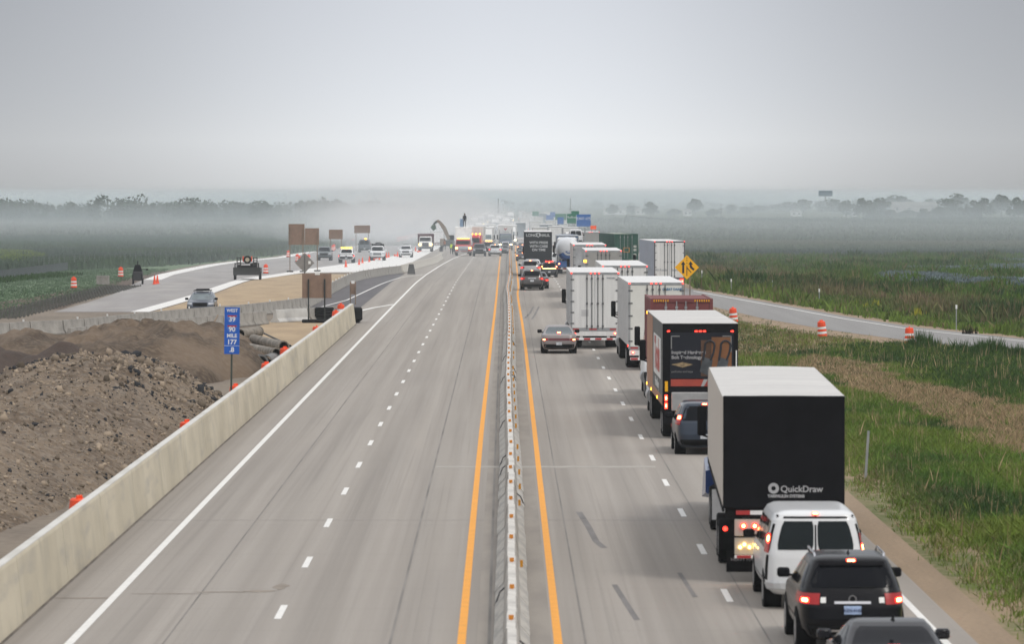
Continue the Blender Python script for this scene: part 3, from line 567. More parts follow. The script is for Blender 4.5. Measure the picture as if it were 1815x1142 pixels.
# pavement reinforcement baskets along the new carriageway edge
me = MB(); 
for k in range(3): me.box(-1.6,1.6,-.02+.25*k,.02+.25*k,.06,.1)
for k in range(7): me.box(-1.5+.5*k,-1.46+.5*k,-.02,.52,0,.2)
bk = me.mesh('dowel_basket', mat('rusty_rebar', (.09,.09,.08), .8, var=.3))
e0, e1 = Vector(G(30,566)[:2]), Vector(G(250,508)[:2])
for i in range(42):
    q = e0.lerp(e1, i/41); o = link('dowel_basket', bk); o.location = (q.x-1.6, q.y, -.01); o.rotation_euler.z = rr.uniform(-.1,.1); tag(o, 'dark wire dowel basket laid in the row beside the new pavement edge', 'dowel basket', 'wire baskets beside the new pavement')
# light tower, concrete block, silt fence, chain link fence
x, y = G(244,504)[:2]; t = thing('light_tower', 'dark folded light tower trailer standing on the white pavement corner', 'light tower', (x, y, zr(y)))
MB().box(-.42,.42,-.5,.9,.35,1.15,.06).build('generator_box', mat('dark_grey_paint', (.03,.03,.033), .6), t); MB().hull([(-.4,-.3,1.15),(.4,-.3,1.15),(.4,.6,1.15),(-.4,.6,1.15),(-.22,-.1,1.75),(.22,-.1,1.75),(.2,.4,1.75),(-.2,.4,1.75)]).build('hood', blk, t)
for sx in (-.42,.42): MB().cyl((sx-.07,.3,.28),(sx+.07,.3,.28),.28).build('wheel', rub, t); MB().box(sx-.03,sx+.03,-.5,-.44,0,.9).build('leg', dk, t)
MB().cyl((0,.1,1.6),(0,.1,2.1),.04).build('mast', dk, t); MB().box(.75,.95,-.1,.1,1.25,1.4).tube([(.1,0,1.4),(.8,0,1.33)], .02).build('lamp_head', dk, t)
x, y = G(182.5,505)[:2]; t = thing('concrete_block', 'square grey concrete block with rods on the dirt bank', 'block', (x, y, 0)); MB().box(-.55,.55,-.5,.5,0,.82,.02).build('block', concd, t); MB().tube([(-.15,0,.8),(-.18,0,1.15)], .02).tube([(.1,0,.8),(.12,0,1.1)], .02).build('rod', dk, t)
o = MB().grid([[(*G(px,496-px*.1)[:2], z) for px in range(-60,124,12)] for z in (0,.4,.8)]).build('silt_fence', mat('silt_fabric', (.085,.1,.105), .8, var=.15)); md = o.modifiers.new('s','SOLIDIFY'); md.thickness = .03; tag(o, 'pale grey fabric silt fence across the grass at far left', 'fence')
t = thing('chain_link_fence', 'faint chain link fence running along the left verge', 'fence', (0, 0, 0)); mb = MB(); w_ = MB()
fp = [G(px, 478-(px-123)*.075) for px in range(60, 520, 9)]
for p in fp: z = zr(p.y); mb.cyl((p.x,p.y,z),(p.x,p.y,z+1.75),.04,.04,6)
for a, b in zip(fp, fp[1:]):
    for z in np.linspace(.1, 1.7, 7): w_.cyl((a.x,a.y,zr(a.y)+z),(b.x,b.y,zr(b.y)+z),.008,.008,3,False)
mb.build('fence_posts', mat('fence_grey', (.13,.14,.14), .6), t)['kind'] = 'stuff'; w_.build('wire_mesh', M['fence_grey'], t)
# ---------------------------------------------------------------- vehicles
WC = {}
def wheel(parent, x, y, r=.34, w=.24, rim=True, side=1, dual=False):
    key = (r, w, side, dual)
    if key not in WC:
        mb = MB(); x0, x1 = -w/2, w/2; n = 24
        prof = [(x0, r*.6), (x0, r*.93), (x0+.03, r), (x1-.03, r), (x1, r*.93), (x1, r*.6)]
        mb.rings([[(px, q*math.cos(2*math.pi*i/n), q*math.sin(2*math.pi*i/n)) for i in range(n)] for px, q in prof]); me = mb.mesh('wheel', rub, 40)
        rm = MB(); s = side; dd = .09 if dual else .03
        rm.rings([[(s*(w/2-d_), q*math.cos(2*math.pi*i/n), q*math.sin(2*math.pi*i/n)) for i in range(n)] for d_, q in ((-.004, r*.66), (.01, r*.6), (dd, r*.5), (dd, r*.2), (-.01, r*.12))])
        WC[key] = (me, rm.mesh('rim', rimm, 40))
    o = link('wheel', WC[key][0], parent); o.location = (x, y, r)
    if rim: link('rim', WC[key][1], o)
    return o
class Body:
    def __init__(s, knots, n=7):
        k = np.array(knots); s.k = k; s.n = n; s.z0, s.z1 = k[0,0], k[-1,0]
    def at(s, z): k = s.k; return [float(np.interp(z, k[:,0], k[:,i])) for i in (1, 2, 3)]
    def mesh(s, name, m, levels=34):
        zs = sorted(set(list(np.round(np.linspace(s.z0, s.z1, levels), 4))+list(np.round(s.k[:,0], 4)))); Mn = 56; rs = []
        for z in zs:
            w, a, b = s.at(z); c, l = (a+b)/2, (b-a)/2; e = 2/s.n
            f = lambda t: (abs(t)**e)*(1 if t > 0 else -1)
            rs.append([(w*f(math.cos(2*math.pi*i/Mn)), c+l*f(math.sin(2*math.pi*i/Mn)), z) for i in range(Mn)])
        return MB().rings(rs).mesh(name, m, 50)
    def ysurf(s, x, z, rear=True):
        w, a, b = s.at(z); c, l = (a+b)/2, (b-a)/2; q = l*(1-min(.9999, abs(x/w))**s.n)**(1/s.n); return c-q if rear else c+q
    def xsurf(s, y, z):
        w, a, b = s.at(z); c, l = (a+b)/2, (b-a)/2; t = min(.9999, abs((y-c)/l)); return w*(1-t**s.n)**(1/s.n)
    def endpatch(s, z0, z1, a0, a1, b0=None, b1=None, rear=True, off=.008, nx=10, nz=6, rnd=0):
        """patch on the rear or front face, x limits as fractions of the half width (a at the bottom, b at the top)"""
        b0 = a0 if b0 is None else b0; b1 = a1 if b1 is None else b1; P = []
        for j in range(nz+1):
            f = j/nz; z = z0+(z1-z0)*f; w = s.at(z)[0]; row = []
            sh = rnd*(max(0, 1-4*f)**2+max(0, 4*f-3)**2)
            lo, hi = (a0+(b0-a0)*f)+sh, (a1+(b1-a1)*f)-sh
            for i in range(nx+1):
                u = lo+(hi-lo)*i/nx; y = s.ysurf(u*w, z, rear); e = off*abs(u)**s.n*(1 if u > 0 else -1)
                row.append((u*w+e, y+(-off if rear else off), z+off*.3))
            P.append(row)
        return MB().grid(P)
    def sidepatch(s, side, z0, z1, ya0, ya1, yb0=None, yb1=None, off=.008, n=6, m=4):
        yb0 = ya0 if yb0 is None else yb0; yb1 = ya1 if yb1 is None else yb1; P = []
        for j in range(m+1):
            f = j/m; z = z0+(z1-z0)*f; lo, hi = ya0+(yb0-ya0)*f, ya1+(yb1-ya1)*f
            P.append([(side*(s.xsurf(lo+(hi-lo)*i/n, z)+off), lo+(hi-lo)*i/n, z) for i in range(n+1)])
        return MB().grid(P)
PROF = {
 'suv': dict(k=[(.24,.80,.25,4.6),(.32,.88,.10,4.78),(.45,.95,.02,4.86),(.62,.97,.0,4.88),(.85,.975,.03,4.85),(1.0,.965,.09,4.72),(1.09,.945,.13,4.2),(1.13,.93,.15,3.75),(1.3,.87,.24,3.35),(1.56,.755,.40,2.82),(1.67,.70,.47,2.55),(1.72,.64,.6,2.35),(1.745,.5,.85,2.1)], L=4.88, belt=1.15, top=1.60, wf=3.92, wr=.95, r=.37),
 'minivan': dict(k=[(.24,.80,.2,4.5),(.32,.88,.06,4.66),(.45,.94,.0,4.74),(.7,.96,.0,4.76),(.9,.96,.03,4.7),(1.0,.955,.05,4.5),(1.06,.95,.06,4.1),(1.12,.93,.08,3.9),(1.35,.85,.17,3.3),(1.6,.755,.29,2.75),(1.7,.70,.36,2.5),(1.75,.62,.5,2.3),(1.77,.5,.8,2.0)], L=4.76, belt=1.1, top=1.63, wf=3.85, wr=.9, r=.34),
 'sedan': dict(k=[(.2,.78,.3,4.5),(.28,.85,.1,4.66),(.42,.90,.0,4.74),(.6,.915,.0,4.74),(.78,.91,.04,4.66),(.92,.895,.10,4.3),(.965,.88,.14,3.75),(.99,.86,.55,3.45),(1.1,.80,.95,3.12),(1.33,.66,1.5,2.6),(1.40,.60,1.72,2.42),(1.43,.5,1.95,2.25)], L=4.74, belt=1.01, top=1.35, wf=3.75, wr=.95, r=.33),
 'van': dict(k=[(.32,.85,.15,5.2),(.42,.95,.02,5.35),(.55,1.0,.0,5.42),(.9,1.005,.0,5.4),(1.1,1.0,.01,5.2),(1.18,.995,.02,4.75),(1.25,.985,.03,4.5),(1.6,.93,.09,4.05),(1.9,.86,.15,3.75),(2.02,.80,.21,3.55),(2.08,.70,.35,3.35),(2.10,.5,.6,3.0)], L=5.42, belt=1.24, top=1.88, wf=4.4, wr=.95, r=.38),
 'pickup': dict(k=[(.45,.86,.15,5.4),(.55,.96,.02,5.65),(.75,1.0,.0,5.7),(1.0,1.0,.0,5.68),(1.1,.99,.02,5.5),(1.14,.97,1.85,4.4),(1.22,.93,1.9,4.2),(1.7,.78,2.15,3.65),(1.82,.72,2.3,3.45),(1.87,.6,2.5,3.2)], L=5.7, belt=1.22, top=1.74, wf=4.6, wr=1.25, r=.40),
}
def car(kind, name, lab, cat, px, s, paint, heading=0, xy_=None, facing=False, brake=True, lights=False, group=None, glassm=None, detail=True, **kw):
    d = PROF[kind]; L = d['L']; B = Body(d['k'], 10 if kind == 'van' else 7); X, Y = xy_ or at(px, s)
    t = thing(name, lab, cat, (X, Y, zr(Y)), math.pi+heading if facing else heading, group)
    if facing: t.location.x += L*math.sin(heading)*0; t.location.y += L
    gm = glassm or glass; W_ = d['k'][4][1]
    link('body', B.mesh('body', paint), t)
    be, tp = d['belt'], d['top']; k = d['k']
    wr_, yr0, yf0 = B.at(be); _, yr1, yf1 = B.at(tp)
    if kind == 'van':
        for a, b in ((-.80,-.045),(.045,.80)): B.endpatch(be+.04, tp, a, b, a*.94, b*.94, rnd=.03).build('rear_window', gm, t)
        B.endpatch(.5, tp+.12, -.018, .018, off=.006).build('door_gap', dk, t)
        B.endpatch(.62, tp+.13, -.99, -.955, -.95, -.90, off=.006).build('door_gap', dk, t); B.endpatch(.62, tp+.13, .955, .99, .90, .95, off=.006).build('door_gap', dk, t)
        B.endpatch(tp+.06, tp+.10, -.93, .93, -.90, .90, off=.009).build('door_gap', dk, t)
    elif kind != 'pickup': B.endpatch(be+(.05 if kind != 'sedan' else .01), tp, -.86, .86, -.84, .84, rnd=.06).build('rear_window', gm, t)
    else: B.endpatch(be+.05, tp-.02, -.8, .8, rnd=.04).build('rear_window', gm, t); MB().box(-.86,.86,.08,1.8,1.0,1.145).build('load_bed', dk, t)
    B.endpatch(be+.02, tp, -.90, .90, -.88, .88, rear=False, rnd=.05).build('windscreen', gm, t)
    n_ = 2 if kind in ('pickup', 'sedan') else 3
    for sd in (-1, 1):
        a0, a1, b0, b1 = yr0+.28, yf0-.22, yr1+.30, yf1-.16
        if kind == 'pickup': a0, b0 = yr0+.1, yr1+.1
        for q in range(n_):
            f0, f1 = q/n_+.02, (q+1)/n_-.02
            B.sidepatch(sd, be+.02, tp-.02, a0+(a1-a0)*f0, a0+(a1-a0)*f1, b0+(b1-b0)*f0, b0+(b1-b0)*f1).build('side_window', gm, t)
        for wy in (d['wr'], d['wf']):
            MB().cyl((sd*(W_-.35), wy, d['r']), (sd*(W_+.006), wy, d['r']), d['r']+.06, n=24).build('wheel_arch', dk, t)
            wheel(t, sd*(W_-.11), wy, d['r'], .24, side=sd)
        mx = wr_+.13; my_ = yf0-.35; m_ = MB().box(mx*sd-.12, mx*sd+.12, my_-.05, my_+.08, be-.02, be+.16, .035); m_.box(min(sd*(wr_-.05), sd*mx), max(sd*(wr_-.05), sd*mx), my_, my_+.04, be, be+.04); m_.build('wing_mirror', kw.get('mirror', dk if kind == 'van' else paint), t, 40)
        B.sidepatch(sd, .58, .60, .8, L-1.0, off=.006).build('side_trim', dk, t)
    # rear lamps
    zl = dict(suv=(.90,1.10,.62,.995), minivan=(1.0,1.34,.86,.995), sedan=(.66,.84,.55,.995), van=(1.2,1.62,.94,.998), pickup=(.8,1.08,.86,.99))[kind]
    if kind == 'sedan' and kw.get('round_lamps'): zl = (.68,.80,.62,.96)
    if kw.get('lampbar'): B.endpatch(.67, .81, -.6, .6, off=.006).build('lamp_bar', mat('dark_red_panel', (.12,.03,.035), .3), t)
    for sd in (-1, 1):
        a, b = (zl[2], zl[3]) if sd > 0 else (-zl[3], -zl[2])
        lm_ = B.endpatch(zl[0], zl[1], a, b, off=.012, nx=14).build('tail_light', redl if brake else mat('unlit_red_lens', (.25,.01,.01), .25), t)
        if brake:
            q0, q1 = ((zl[2]+(zl[3]-zl[2])*.42, zl[2]+(zl[3]-zl[2])*.85) if kind == 'sedan' else (zl[2]+(zl[3]-zl[2])*.5, zl[2]+(zl[3]-zl[2])*.86)) if kind in ('suv','sedan','pickup') else (zl[2]+.008, zl[3]-.008)
            a, b = (q0, q1) if sd > 0 else (-q1, -q0); h = zl[1]-zl[0]
            zz0, zz1 = (zl[0]+h*.12, zl[0]+h*.58) if kind != 'van' else ((zl[0]+.03, zl[0]+.20) if sd > 0 else (zl[0]+.2, zl[1]-.02))
            if kind == 'minivan': zz0, zz1 = zl[0]+.17, zl[1]-.02
            B.endpatch(zz0, zz1, a, b, off=.022, rnd=.012, nx=8).build('lit_lamp', redon, lm_)
            c_ = .07 if kw.get('round_lamps') else .17; B.endpatch(zz0+(zz1-zz0)*c_, zz1-(zz1-zz0)*c_, a+(b-a)*c_, b-(b-a)*c_, off=.028, rnd=.01, nx=6).build('lamp_core', hot if kw.get('hotcore', True) else redon, lm_)
    if brake:
        zc = {'suv': tp+.035, 'minivan': tp+.03, 'sedan': be+.03, 'van': tp+.125, 'pickup': tp+.02}[kind]
        q = .12 if kind != 'van' else .08; B.endpatch(zc, zc+.06, -q, q, off=.03).build('centre_brake_light', redon, t)
        B.endpatch(zc+.015, zc+.045, -q*.75, q*.75, off=.036).build('centre_brake_core', hot, t)
    # bumpers, plate
    B.endpatch(d['k'][1][0]-.02, d['k'][2][0]+.07, -.97, .97, off=.012, nx=16).build('rear_bumper', kw.get('bumper', dk), t)
    zp = {'suv': .80, 'minivan': .62, 'sedan': .52, 'van': .62, 'pickup': .62}[kind]
    B.endpatch(zp-.075, zp+.075, -.16, .16, off=.014).build('licence_plate', kw.get('plate', mat('plate_white', (.5,.52,.55), .5, var=.25, scale=14)), t)
    # front
    zh = {'suv': (.78,.95), 'minivan': (.72,.9), 'sedan': (.6,.74), 'van': (.75,1.0), 'pickup': (.82,1.02)}[kind]
    B.endpatch(zh[0]-.12, zh[1], -.52, .52, rear=False, off=.012).build('grille', kw.get('grille', dk), t)
    for sd in (-1, 1):
        a, b = sorted((sd*.6, sd*.96)); B.endpatch(zh[0], zh[1], a, b, rear=False, off=.014).build('headlight', hl if lights else mat('clear_lens', (.45,.47,.5), .15), t)
    B.endpatch(.34, .52, -.9, .9, rear=False, off=.01).build('front_bumper', kw.get('fbumper', dk), t)
    if kw.get('rails'):
        for sd in (-1, 1): MB().tube([(sd*.62,.85,tp+.06),(sd*.64,.95,tp+.17),(sd*.64,2.5,tp+.17),(sd*.62,2.65,tp+.08)], .022).build('roof_rail', chrome, t, 40)
    if kw.get('antenna'): MB().hull([(-.03,1.35,tp+.12),(.03,1.35,tp+.12),(0,1.1,tp+.24),(0,1.12,tp+.12),(-.02,1.05,tp+.12),(.02,1.05,tp+.12)]).build('antenna', blk, t)
    t['B'] = 0; del t['B']; t_B[t.name] = B
    return t
t_B = {}
def box_part(name, m, t, *a, b=0): return MB().box(*a, b=b).build(name, m, t)
# ---- articulated trucks
CAB = [(.45,1.05,.0,6.0),(.6,1.18,.0,6.15),(1.0,1.22,.0,6.15),(1.45,1.18,.0,6.05),(1.7,1.1,.0,5.7),(1.82,1.08,.0,4.55),(1.95,1.12,.0,4.3),(2.4,1.12,.0,4.15),(2.85,1.08,.0,3.7),(3.1,1.05,.0,3.1),(3.5,1.02,.05,2.0),(3.7,.9,.3,1.4)]
def tractor(t, y0, paint, lights=False, tall=True, wheels=True):
    k = CAB if tall else [q for q in CAB if q[0] < 2.9]+[(2.95,.95,.4,3.3)]
    if not tall: k = [(z, w, 1.2 if z > 1.0 else a, b) for z, w, a, b in k]
    B = Body([(z, w, a, b) for z, w, a, b in k], 9); c = link('cab', B.mesh('cab', paint), t); c.location.y = y0
    def P_(mb, n, m): o = mb.build(n, m, c); return o
    P_(B.endpatch(2.0, 2.75, -.9, .9, rear=False, off=.012, rnd=.03), 'windscreen', bglass if lights else glass)
    P_(B.endpatch(.75, 1.6, -.45, .45, -.5, .5, rear=False, off=.02), 'grille', chrome); P_(B.endpatch(.85, 1.5, -.38, .38, rear=False, off=.03), 'grille_mesh', dk)
    P_(B.endpatch(.45, .75, -.97, .97, rear=False, off=.03, nx=16), 'front_bumper', kw_b.get(t.name, chrome))
    for sd in (-1, 1):
        a, b = sorted((sd*.62, sd*.93)); P_(B.endpatch(.98, 1.2, a, b, rear=False, off=.02), 'headlight', hl if lights else M['clear_lens'] if 'clear_lens' in M else hl)
        P_(B.sidepatch(sd, 2.0, 2.65, 2.9, 4.0, 2.9, 3.75), 'side_window', glass)
        m_ = MB().box(sd*1.38-.12, sd*1.38+.12, 3.95, 4.1, 1.95, 2.75, .04); m_.tube([(sd*1.05,4.0,2.0),(sd*1.38,4.02,2.1)], .03).tube([(sd*1.05,3.9,1.85),(sd*1.38,4.02,1.98)], .03); m_.build('mirror', dk, c)
        MB().cyl((sd*1.0,.9,.75),(sd*1.0,2.6,.75),.33,n=20).build('fuel_tank', alu, c, 40)
        MB().cyl((sd*1.05,-.15,1.0),(sd*1.05,-.15,3.6),.07,n=10).build('exhaust_stack', chrome, c)
        wheel(t, sd*1.02, y0+4.9, .5, .3, side=sd)
        for q in (-1.15, .2): wheel(t, sd*.93, y0+q, .5, .58, side=sd, dual=True)
    box_part('chassis', dk, t, -.5, .5, y0-1.8, y0+4.5, .65, .95)
kw_b = {}
def trailer_gear(t, tand=(1.6, 2.85), z0=1.1, L=16, flaps=rub, guard=True, gear=True, lampy=.95, lampm=True, wpaint=white):
    for y in tand:
        for sd in (-1, 1): wheel(t, sd*.95, y, .5, .6, side=sd, dual=True)
        MB().cyl((-.8,y,.5),(.8,y,.5),.09,n=8).build('axle', dk, t)
    box_part('chassis', dk, t, -.55, .55, .3, L-1, z0-.25, z0-.02)
    if flaps:
        for sd in (-1, 1): box_part('mud_flap', flaps, t, sd*.95-.32, sd*.95+.32, tand[0]-.75, tand[0]-.72, .28, 1.0)
    if gear:
        for sd in (-1, 1): box_part('landing_leg', dk, t, sd*.8-.07, sd*.8+.07, L-3.4, L-3.2, .35, z0)
    if guard:
        mb = MB(); mb.box(-1.2,1.2,.02,.14,.48,.60); g = mb.build('underride_guard', whp, t)
        st_ = MB(); 
        for k in range(4): st_.box(-1.18+k*.6, -.85+k*.6, .005, .018, .495, .585)
        st_.build('red_stripes', redp, g); mb = MB()
        for sd in (-.72,.72): mb.box(sd-.08,sd+.08,.05,.16,.6,z0-.12)
        mb.build('guard_post', wpaint, t)
def tails(t, xs, z, r=.055, y=-.03, core=True):
    for x in xs:
        o = MB().cyl((x,y+.03,z),(x,y-.02,z),r,n=14).build('tail_light', redon, t)
        if core: MB().cyl((x,y-.02,z),(x,y-.03,z),r*.55,n=12).build('lamp_core', hot, o)
def marks(t, xs, z, m=redon, r=.035):
    for x in xs: MB().box(x-r, x+r, -.04, -.015, z-.025, z+.025).build('marker_light', m, t)
def van_trailer(lab, px, s, heading=0, zt=4.1, z0=1.12, W_=2.6, L=16.15, side=offw, rear=white, roof=white, frame=galv, rods=4, tands=(1.6, 2.85), cabp=white, tall=True, facing=False, lights=True, group=None, xy_=None, top_lights=True, name='semi_truck', hinges=True, tr=True, doors=True, rod_m=None, cat='truck', bow=.0):
    X, Y = xy_ or at(px, s); t = thing(name, lab, cat, (X, Y, zr(Y)), heading+(math.pi if facing else 0), group); h = W_/2
    box_part('trailer_body', side, t, -h, h, .03, L, z0, zt-.03, b=.02)
    ro = MB(); nn = 12; cs = [(-h-.005+2*(h+.005)*i/nn, zt-.03+.015+bow*math.sin(math.pi*i/nn)) for i in range(nn+1)]
    ro.rings([[(x, y, z) for x, z in cs]+[(h+.005, y, zt-.035), (-h-.005, y, zt-.035)] for y in (.0, L+.02)]); ro.build('roof', roof, t)
    fr = MB(); fr.box(-h,-h+.09,-.01,.03,z0-.12,zt-.02); fr.box(h-.09,h,-.01,.03,z0-.12,zt-.02); fr.box(-h+.09,h-.09,-.01,.03,zt-.14,zt-.02); fr.box(-h+.09,h-.09,-.01,.03,z0-.16,z0); fr.build('rear_frame', frame, t)
    if doors:
        for a, b in ((-h+.10,-.012),(.012,h-.10)): box_part('rear_door', rear, t, a, b, .0, .025, z0+.01, zt-.15)
        if rods:
            for x in ((-.42,-.16,.16,.42)[:4] if rods == 4 else (-.2,-.07,.07,.2)):
                r_ = MB().cyl((x,-.035,z0-.05),(x,-.035,zt-.12),.022,n=6); 
                for z in (z0+.1, z0+1.3, zt-.35): r_.box(x-.05,x+.05,-.06,-.005,z-.05,z+.05)
                r_.build('lock_rod', rod_m or mat('dark_galvanised', (.13,.135,.14), .5, .4), t)
        if hinges:
            for sd in (-1, 1):
                mb = MB()
                for z in np.linspace(z0+.25, zt-.4, 5): a, b = sorted((sd*(h-.0), sd*(h-.2))); mb.box(a, b, -.025, -.002, z-.03, z+.03)
                mb.build('hinges', mat('dark_galvanised', (.13,.135,.14), .5, .4), t)
    if top_lights: marks(t, (-h+.05, -.22, 0, .22, h-.05), zt-.06)
    box_part('sill_tape', redp, t, -h+.1, -h+.45, -.018, -.0105, z0-.1, z0-.03); box_part('sill_tape', redp, t, -.3, .1, -.018, -.0105, z0-.1, z0-.03); box_part('sill_tape', redp, t, h-.5, h-.15, -.018, -.0105, z0-.1, z0-.03)
    trailer_gear(t, tands, z0, L)
    if lights: tails(t, (-h+.22, h-.22), z0-.28); box_part('lamp_plate', white, t, -h+.05, h-.05, 0, .06, z0-.42, z0-.17)
    for k, y in enumerate(np.linspace(.6, L-.3, 13)):
        for sd in (-1, 1):
            a, b = sorted((sd*h, sd*(h+.004))); 
            if k == 0 and sd < 0: ribs = MB()
            ribs.box(a, b, y-.015, y+.015, z0+.05, zt-.1)
    ribs.build('side_seams', frame, t)
    if tr: tractor(t, L+.55, cabp, lights=facing, tall=tall)
    return t
# ---------------------------------------------------------------- the queue in the right-hand carriageway
pb = mat('black_car_paint', (.003,.003,.005), .25, coat=.15, var=.1, spec=.15); pg = mat('grey_brown_car_paint', (.085,.078,.075), .3, .4, coat=.5, var=.08); psv = mat('silver_car_paint', (.30,.30,.30), .3, .5, coat=.5, var=.05)
pmv = mat('mauve_car_paint', (.23,.20,.195), .35, .1, coat=.5, var=.08); pbl = mat('dark_blue_car_paint', (.018,.03,.052), .28, .3, coat=.6, var=.1); pw = mat('white_car_paint', (.72,.73,.74), .3, coat=.4, var=.03)
pdk = mat('charcoal_car_paint', (.04,.042,.048), .28, .3, coat=.6); pb3 = mat('black_roof_car_paint', (.010,.010,.014), .25, coat=.2, spec=.3)
c = car('sedan', 'black_sedan', 'black sedan cut off at the bottom edge, only roof and rear window showing', 'car', 0, 0, pb3, xy_=(6.27, 72.1), antenna=True, hotcore=False)
c = car('suv', 'black_suv', 'black sport utility car with roof rails and lit brake lights behind the white van', 'car', 1513, 98, pb, rails=True, antenna=True, plate=bluepl, mirror=blk)
B = t_B[c.name]
B.endpatch(.91, .955, -.34, .34, off=.03).build('chrome_strip', chrome, c); B.endpatch(.40, .44, -.45, .45, off=.03).build('lower_chrome_strip', chrome, c)
MB().cyl((0, B.ysurf(0,1.0)-.02, 1.0), (0, B.ysurf(0,1.0)-.035, 1.0), .075, n=20).build('badge_ring', chrome, c); MB().cyl((0, B.ysurf(0,1.0)-.036, 1.0), (0, B.ysurf(0,1.0)-.04, 1.0), .052, n=20).build('badge_centre', dk, c)
B.endpatch(1.58, 1.645, -.8, .8, off=.05).build('spoiler', blk, c); B.endpatch(1.20, 1.215, -.1, .45, off=.016, nz=2).build('rear_wiper', dk, c)
for sd in (-1, 1): a, b = sorted((sd*.50, sd*.60)); B.endpatch(.93, 1.03, a, b, off=.014).build('reversing_lamp', refl, c)
text('KZN 8142', .075, mat('plate_ink', (.03,.04,.12), .6), c, 0, B.ysurf(0,.8)-.03, .80)
c = car('van', 'white_van', 'white full size van with two rear door windows behind the black box trailer', 'van', 1447, 88.6, pw, bumper=pw, glassm=mat('van_glass', (.012,.017,.019), .08, spec=.15), mirror=dk); c.scale = (1, 1, .945)
B = t_B[c.name]; B.endpatch(.40, .55, -.96, .96, off=.10, nx=16).build('bumper', mat('white_bumper', (.55,.56,.57), .4), c); B.endpatch(.42, .54, -.25, .22, off=.115).build('bumper_step', dk, c)
B.endpatch(1.06, 1.10, .12, .62, off=.014).build('lettering_strip', mat('faded_letters', (.25,.2,.2), .6, var=.4, scale=20), c); B.endpatch(.72, .76, -.7, -.45, off=.014).build('lettering_strip', M['faded_letters'], c); B.endpatch(.86, .92, -.12, -.04, off=.02).build('door_handle', dk, c)
MB().box(-.14,.14,-.10,-.06,.28,.4).build('tow_hitch', dk, c)
# black ended curtain trailer
curt = noise_layers('beige_curtain', (.58,.53,.475), [(3,(0.2,3,.05),.4,.65,(.51,.465,.42),.8,4)], .7)[0]
t = thing('box_semi_truck', 'tall curtain sided trailer with plain black rear panel, white roof and glowing lamps', 'truck', (*at(1390, 83), 0), -R(1.55)); h = 1.3; L = 18.4; zt = 4.03; z0 = 1.72
mb = MB(); prof = [(-h,z0-.1),(h,z0-.1),(h,zt-.02),(-h,zt-.02)]
mb.rings([[(x, y, z) for x, z in prof] for y in (.03, L-2.2)]+[[(x, L-1.0, z if z < 2 else zt-.12) for x, z in prof]]+[[(x, L, z if z < 2 else zt-.55) for x, z in prof]]); mb.build('curtain', curt, t)
cs = [(-h-.01+2*(h+.01)*i/12, .03*math.sin(math.pi*i/12)) for i in range(13)]
mb = MB(); mb.rings([[(x, y, zt-.018+dz+z) for x, z in cs]+[(h+.01,y,zt-.03+dz),(-h-.01,y,zt-.03+dz)] for y, dz in ((.0,0),(L-2.2,0),(L-1,-.1),(L+.02,-.53))])
roofm = noise_layers('tarp_roof', (.60,.59,.57), [(1.2,(.2,2.2,1),.4,.65,(.5,.49,.48),.8,4),(3,(1,1,1),.55,.75,(.42,.41,.39),.5,5)], .7)[0]; mb.build('roof', roofm, t)
box_part('rear_panel', blk, t, -h-.0, h, -.03, .028, z0-.1, zt-.0, b=.012)
for x in (-.65,0,.65): box_part('panel_seam', dk, t, x-.008, x+.008, -.034, -.031, z0+.02, zt-.1)
box_part('side_rail', blk, t, -h-.012, -h+.03, .0, L-.5, z0-.18, z0-.06); box_part('side_rail', blk, t, h-.03, h+.012, .0, L-.5, z0-.18, z0-.06)
lg = mat('silver_letters', (.42,.42,.43), .5, var=.1)
o = MB(); n = 24; r0, r1 = .05, .115
o.rings([[(-.22+q*math.cos(2*math.pi*i/n), yy, 2.05+q*math.sin(2*math.pi*i/n)) for i in range(n)] for q, yy in ((r0,-.034),(r0,-.042),(r1,-.042),(r1,-.034))], cap=False); o.build('logo_ring', lg, t)
text('QuickDraw', .19, lg, t, -.07, -.036, 2.03, align='LEFT', bold=.003); text('TARPAULIN SYSTEMS', .085, lg, t, .05, -.036, 1.88, bold=.004, sx=.98)
# bumper zone of that trailer
cream = mat('cream_lamp_panel', (.45,.41,.35), .5, var=.1)
box_part('deck_beam', dk, t, -1.25, 1.25, .02, .3, 1.42, 1.62); box_part('tape_strip', whp, t, -1.02, 1.1, .0, .018, 1.48, 1.57)
for a in (-1.02,-.35,.35): box_part('tape_red', redp, t, a, a+.3, -.008, -.001, 1.48, 1.57)
box_part('upper_lamp_panel', cream, t, -1.05, 1.05, .02, .12, 1.02, 1.38, b=.01)
for x in (-.86,-.62,-.38,.38,.62,.86):
    o = MB().cyl((x,.02,1.24),(x,-.03,1.24),.062,n=16).build('brake_lamp', redon, t); MB().cyl((x,-.03,1.24),(x,-.036,1.24),.036,n=12).build('lamp_core', hot, o)
box_part('lower_box', cream, t, -1.05, 1.05, .05, .14, .62, .98, b=.01)
warm = mat('lit_warm_bulb', (1,.75,.3), .4, emit=9, ecol=(1,.62,.18))
for k, x in enumerate((-.93,-.84,-.73,-.62,-.5,-.38,.3,.45,.6)): MB().cyl((x,.05,.78+.06*(k % 2)),(x,.0,.78+.06*(k % 2)),.032,n=10).build('warm_lamp', warm, t)
box_part('tape_strip', whp, t, -1.05, 1.05, .02, .05, .54, .61)
for a in (-1.0,-.52,.3,.8): box_part('tape_red', redp, t, a, a+.3, .005, .018, .545, .605)
box_part('mud_flap', rub, t, -1.2, -.45, 1.2, 1.23, .15, .6); box_part('mud_flap', rub, t, .45, 1.2, 1.2, 1.23, .15, .6); text('HEAVY HAULER', .1, lg, t, -.75, 1.19, .42)
tails(t, (-1.25,), 1.18, .05, core=False)
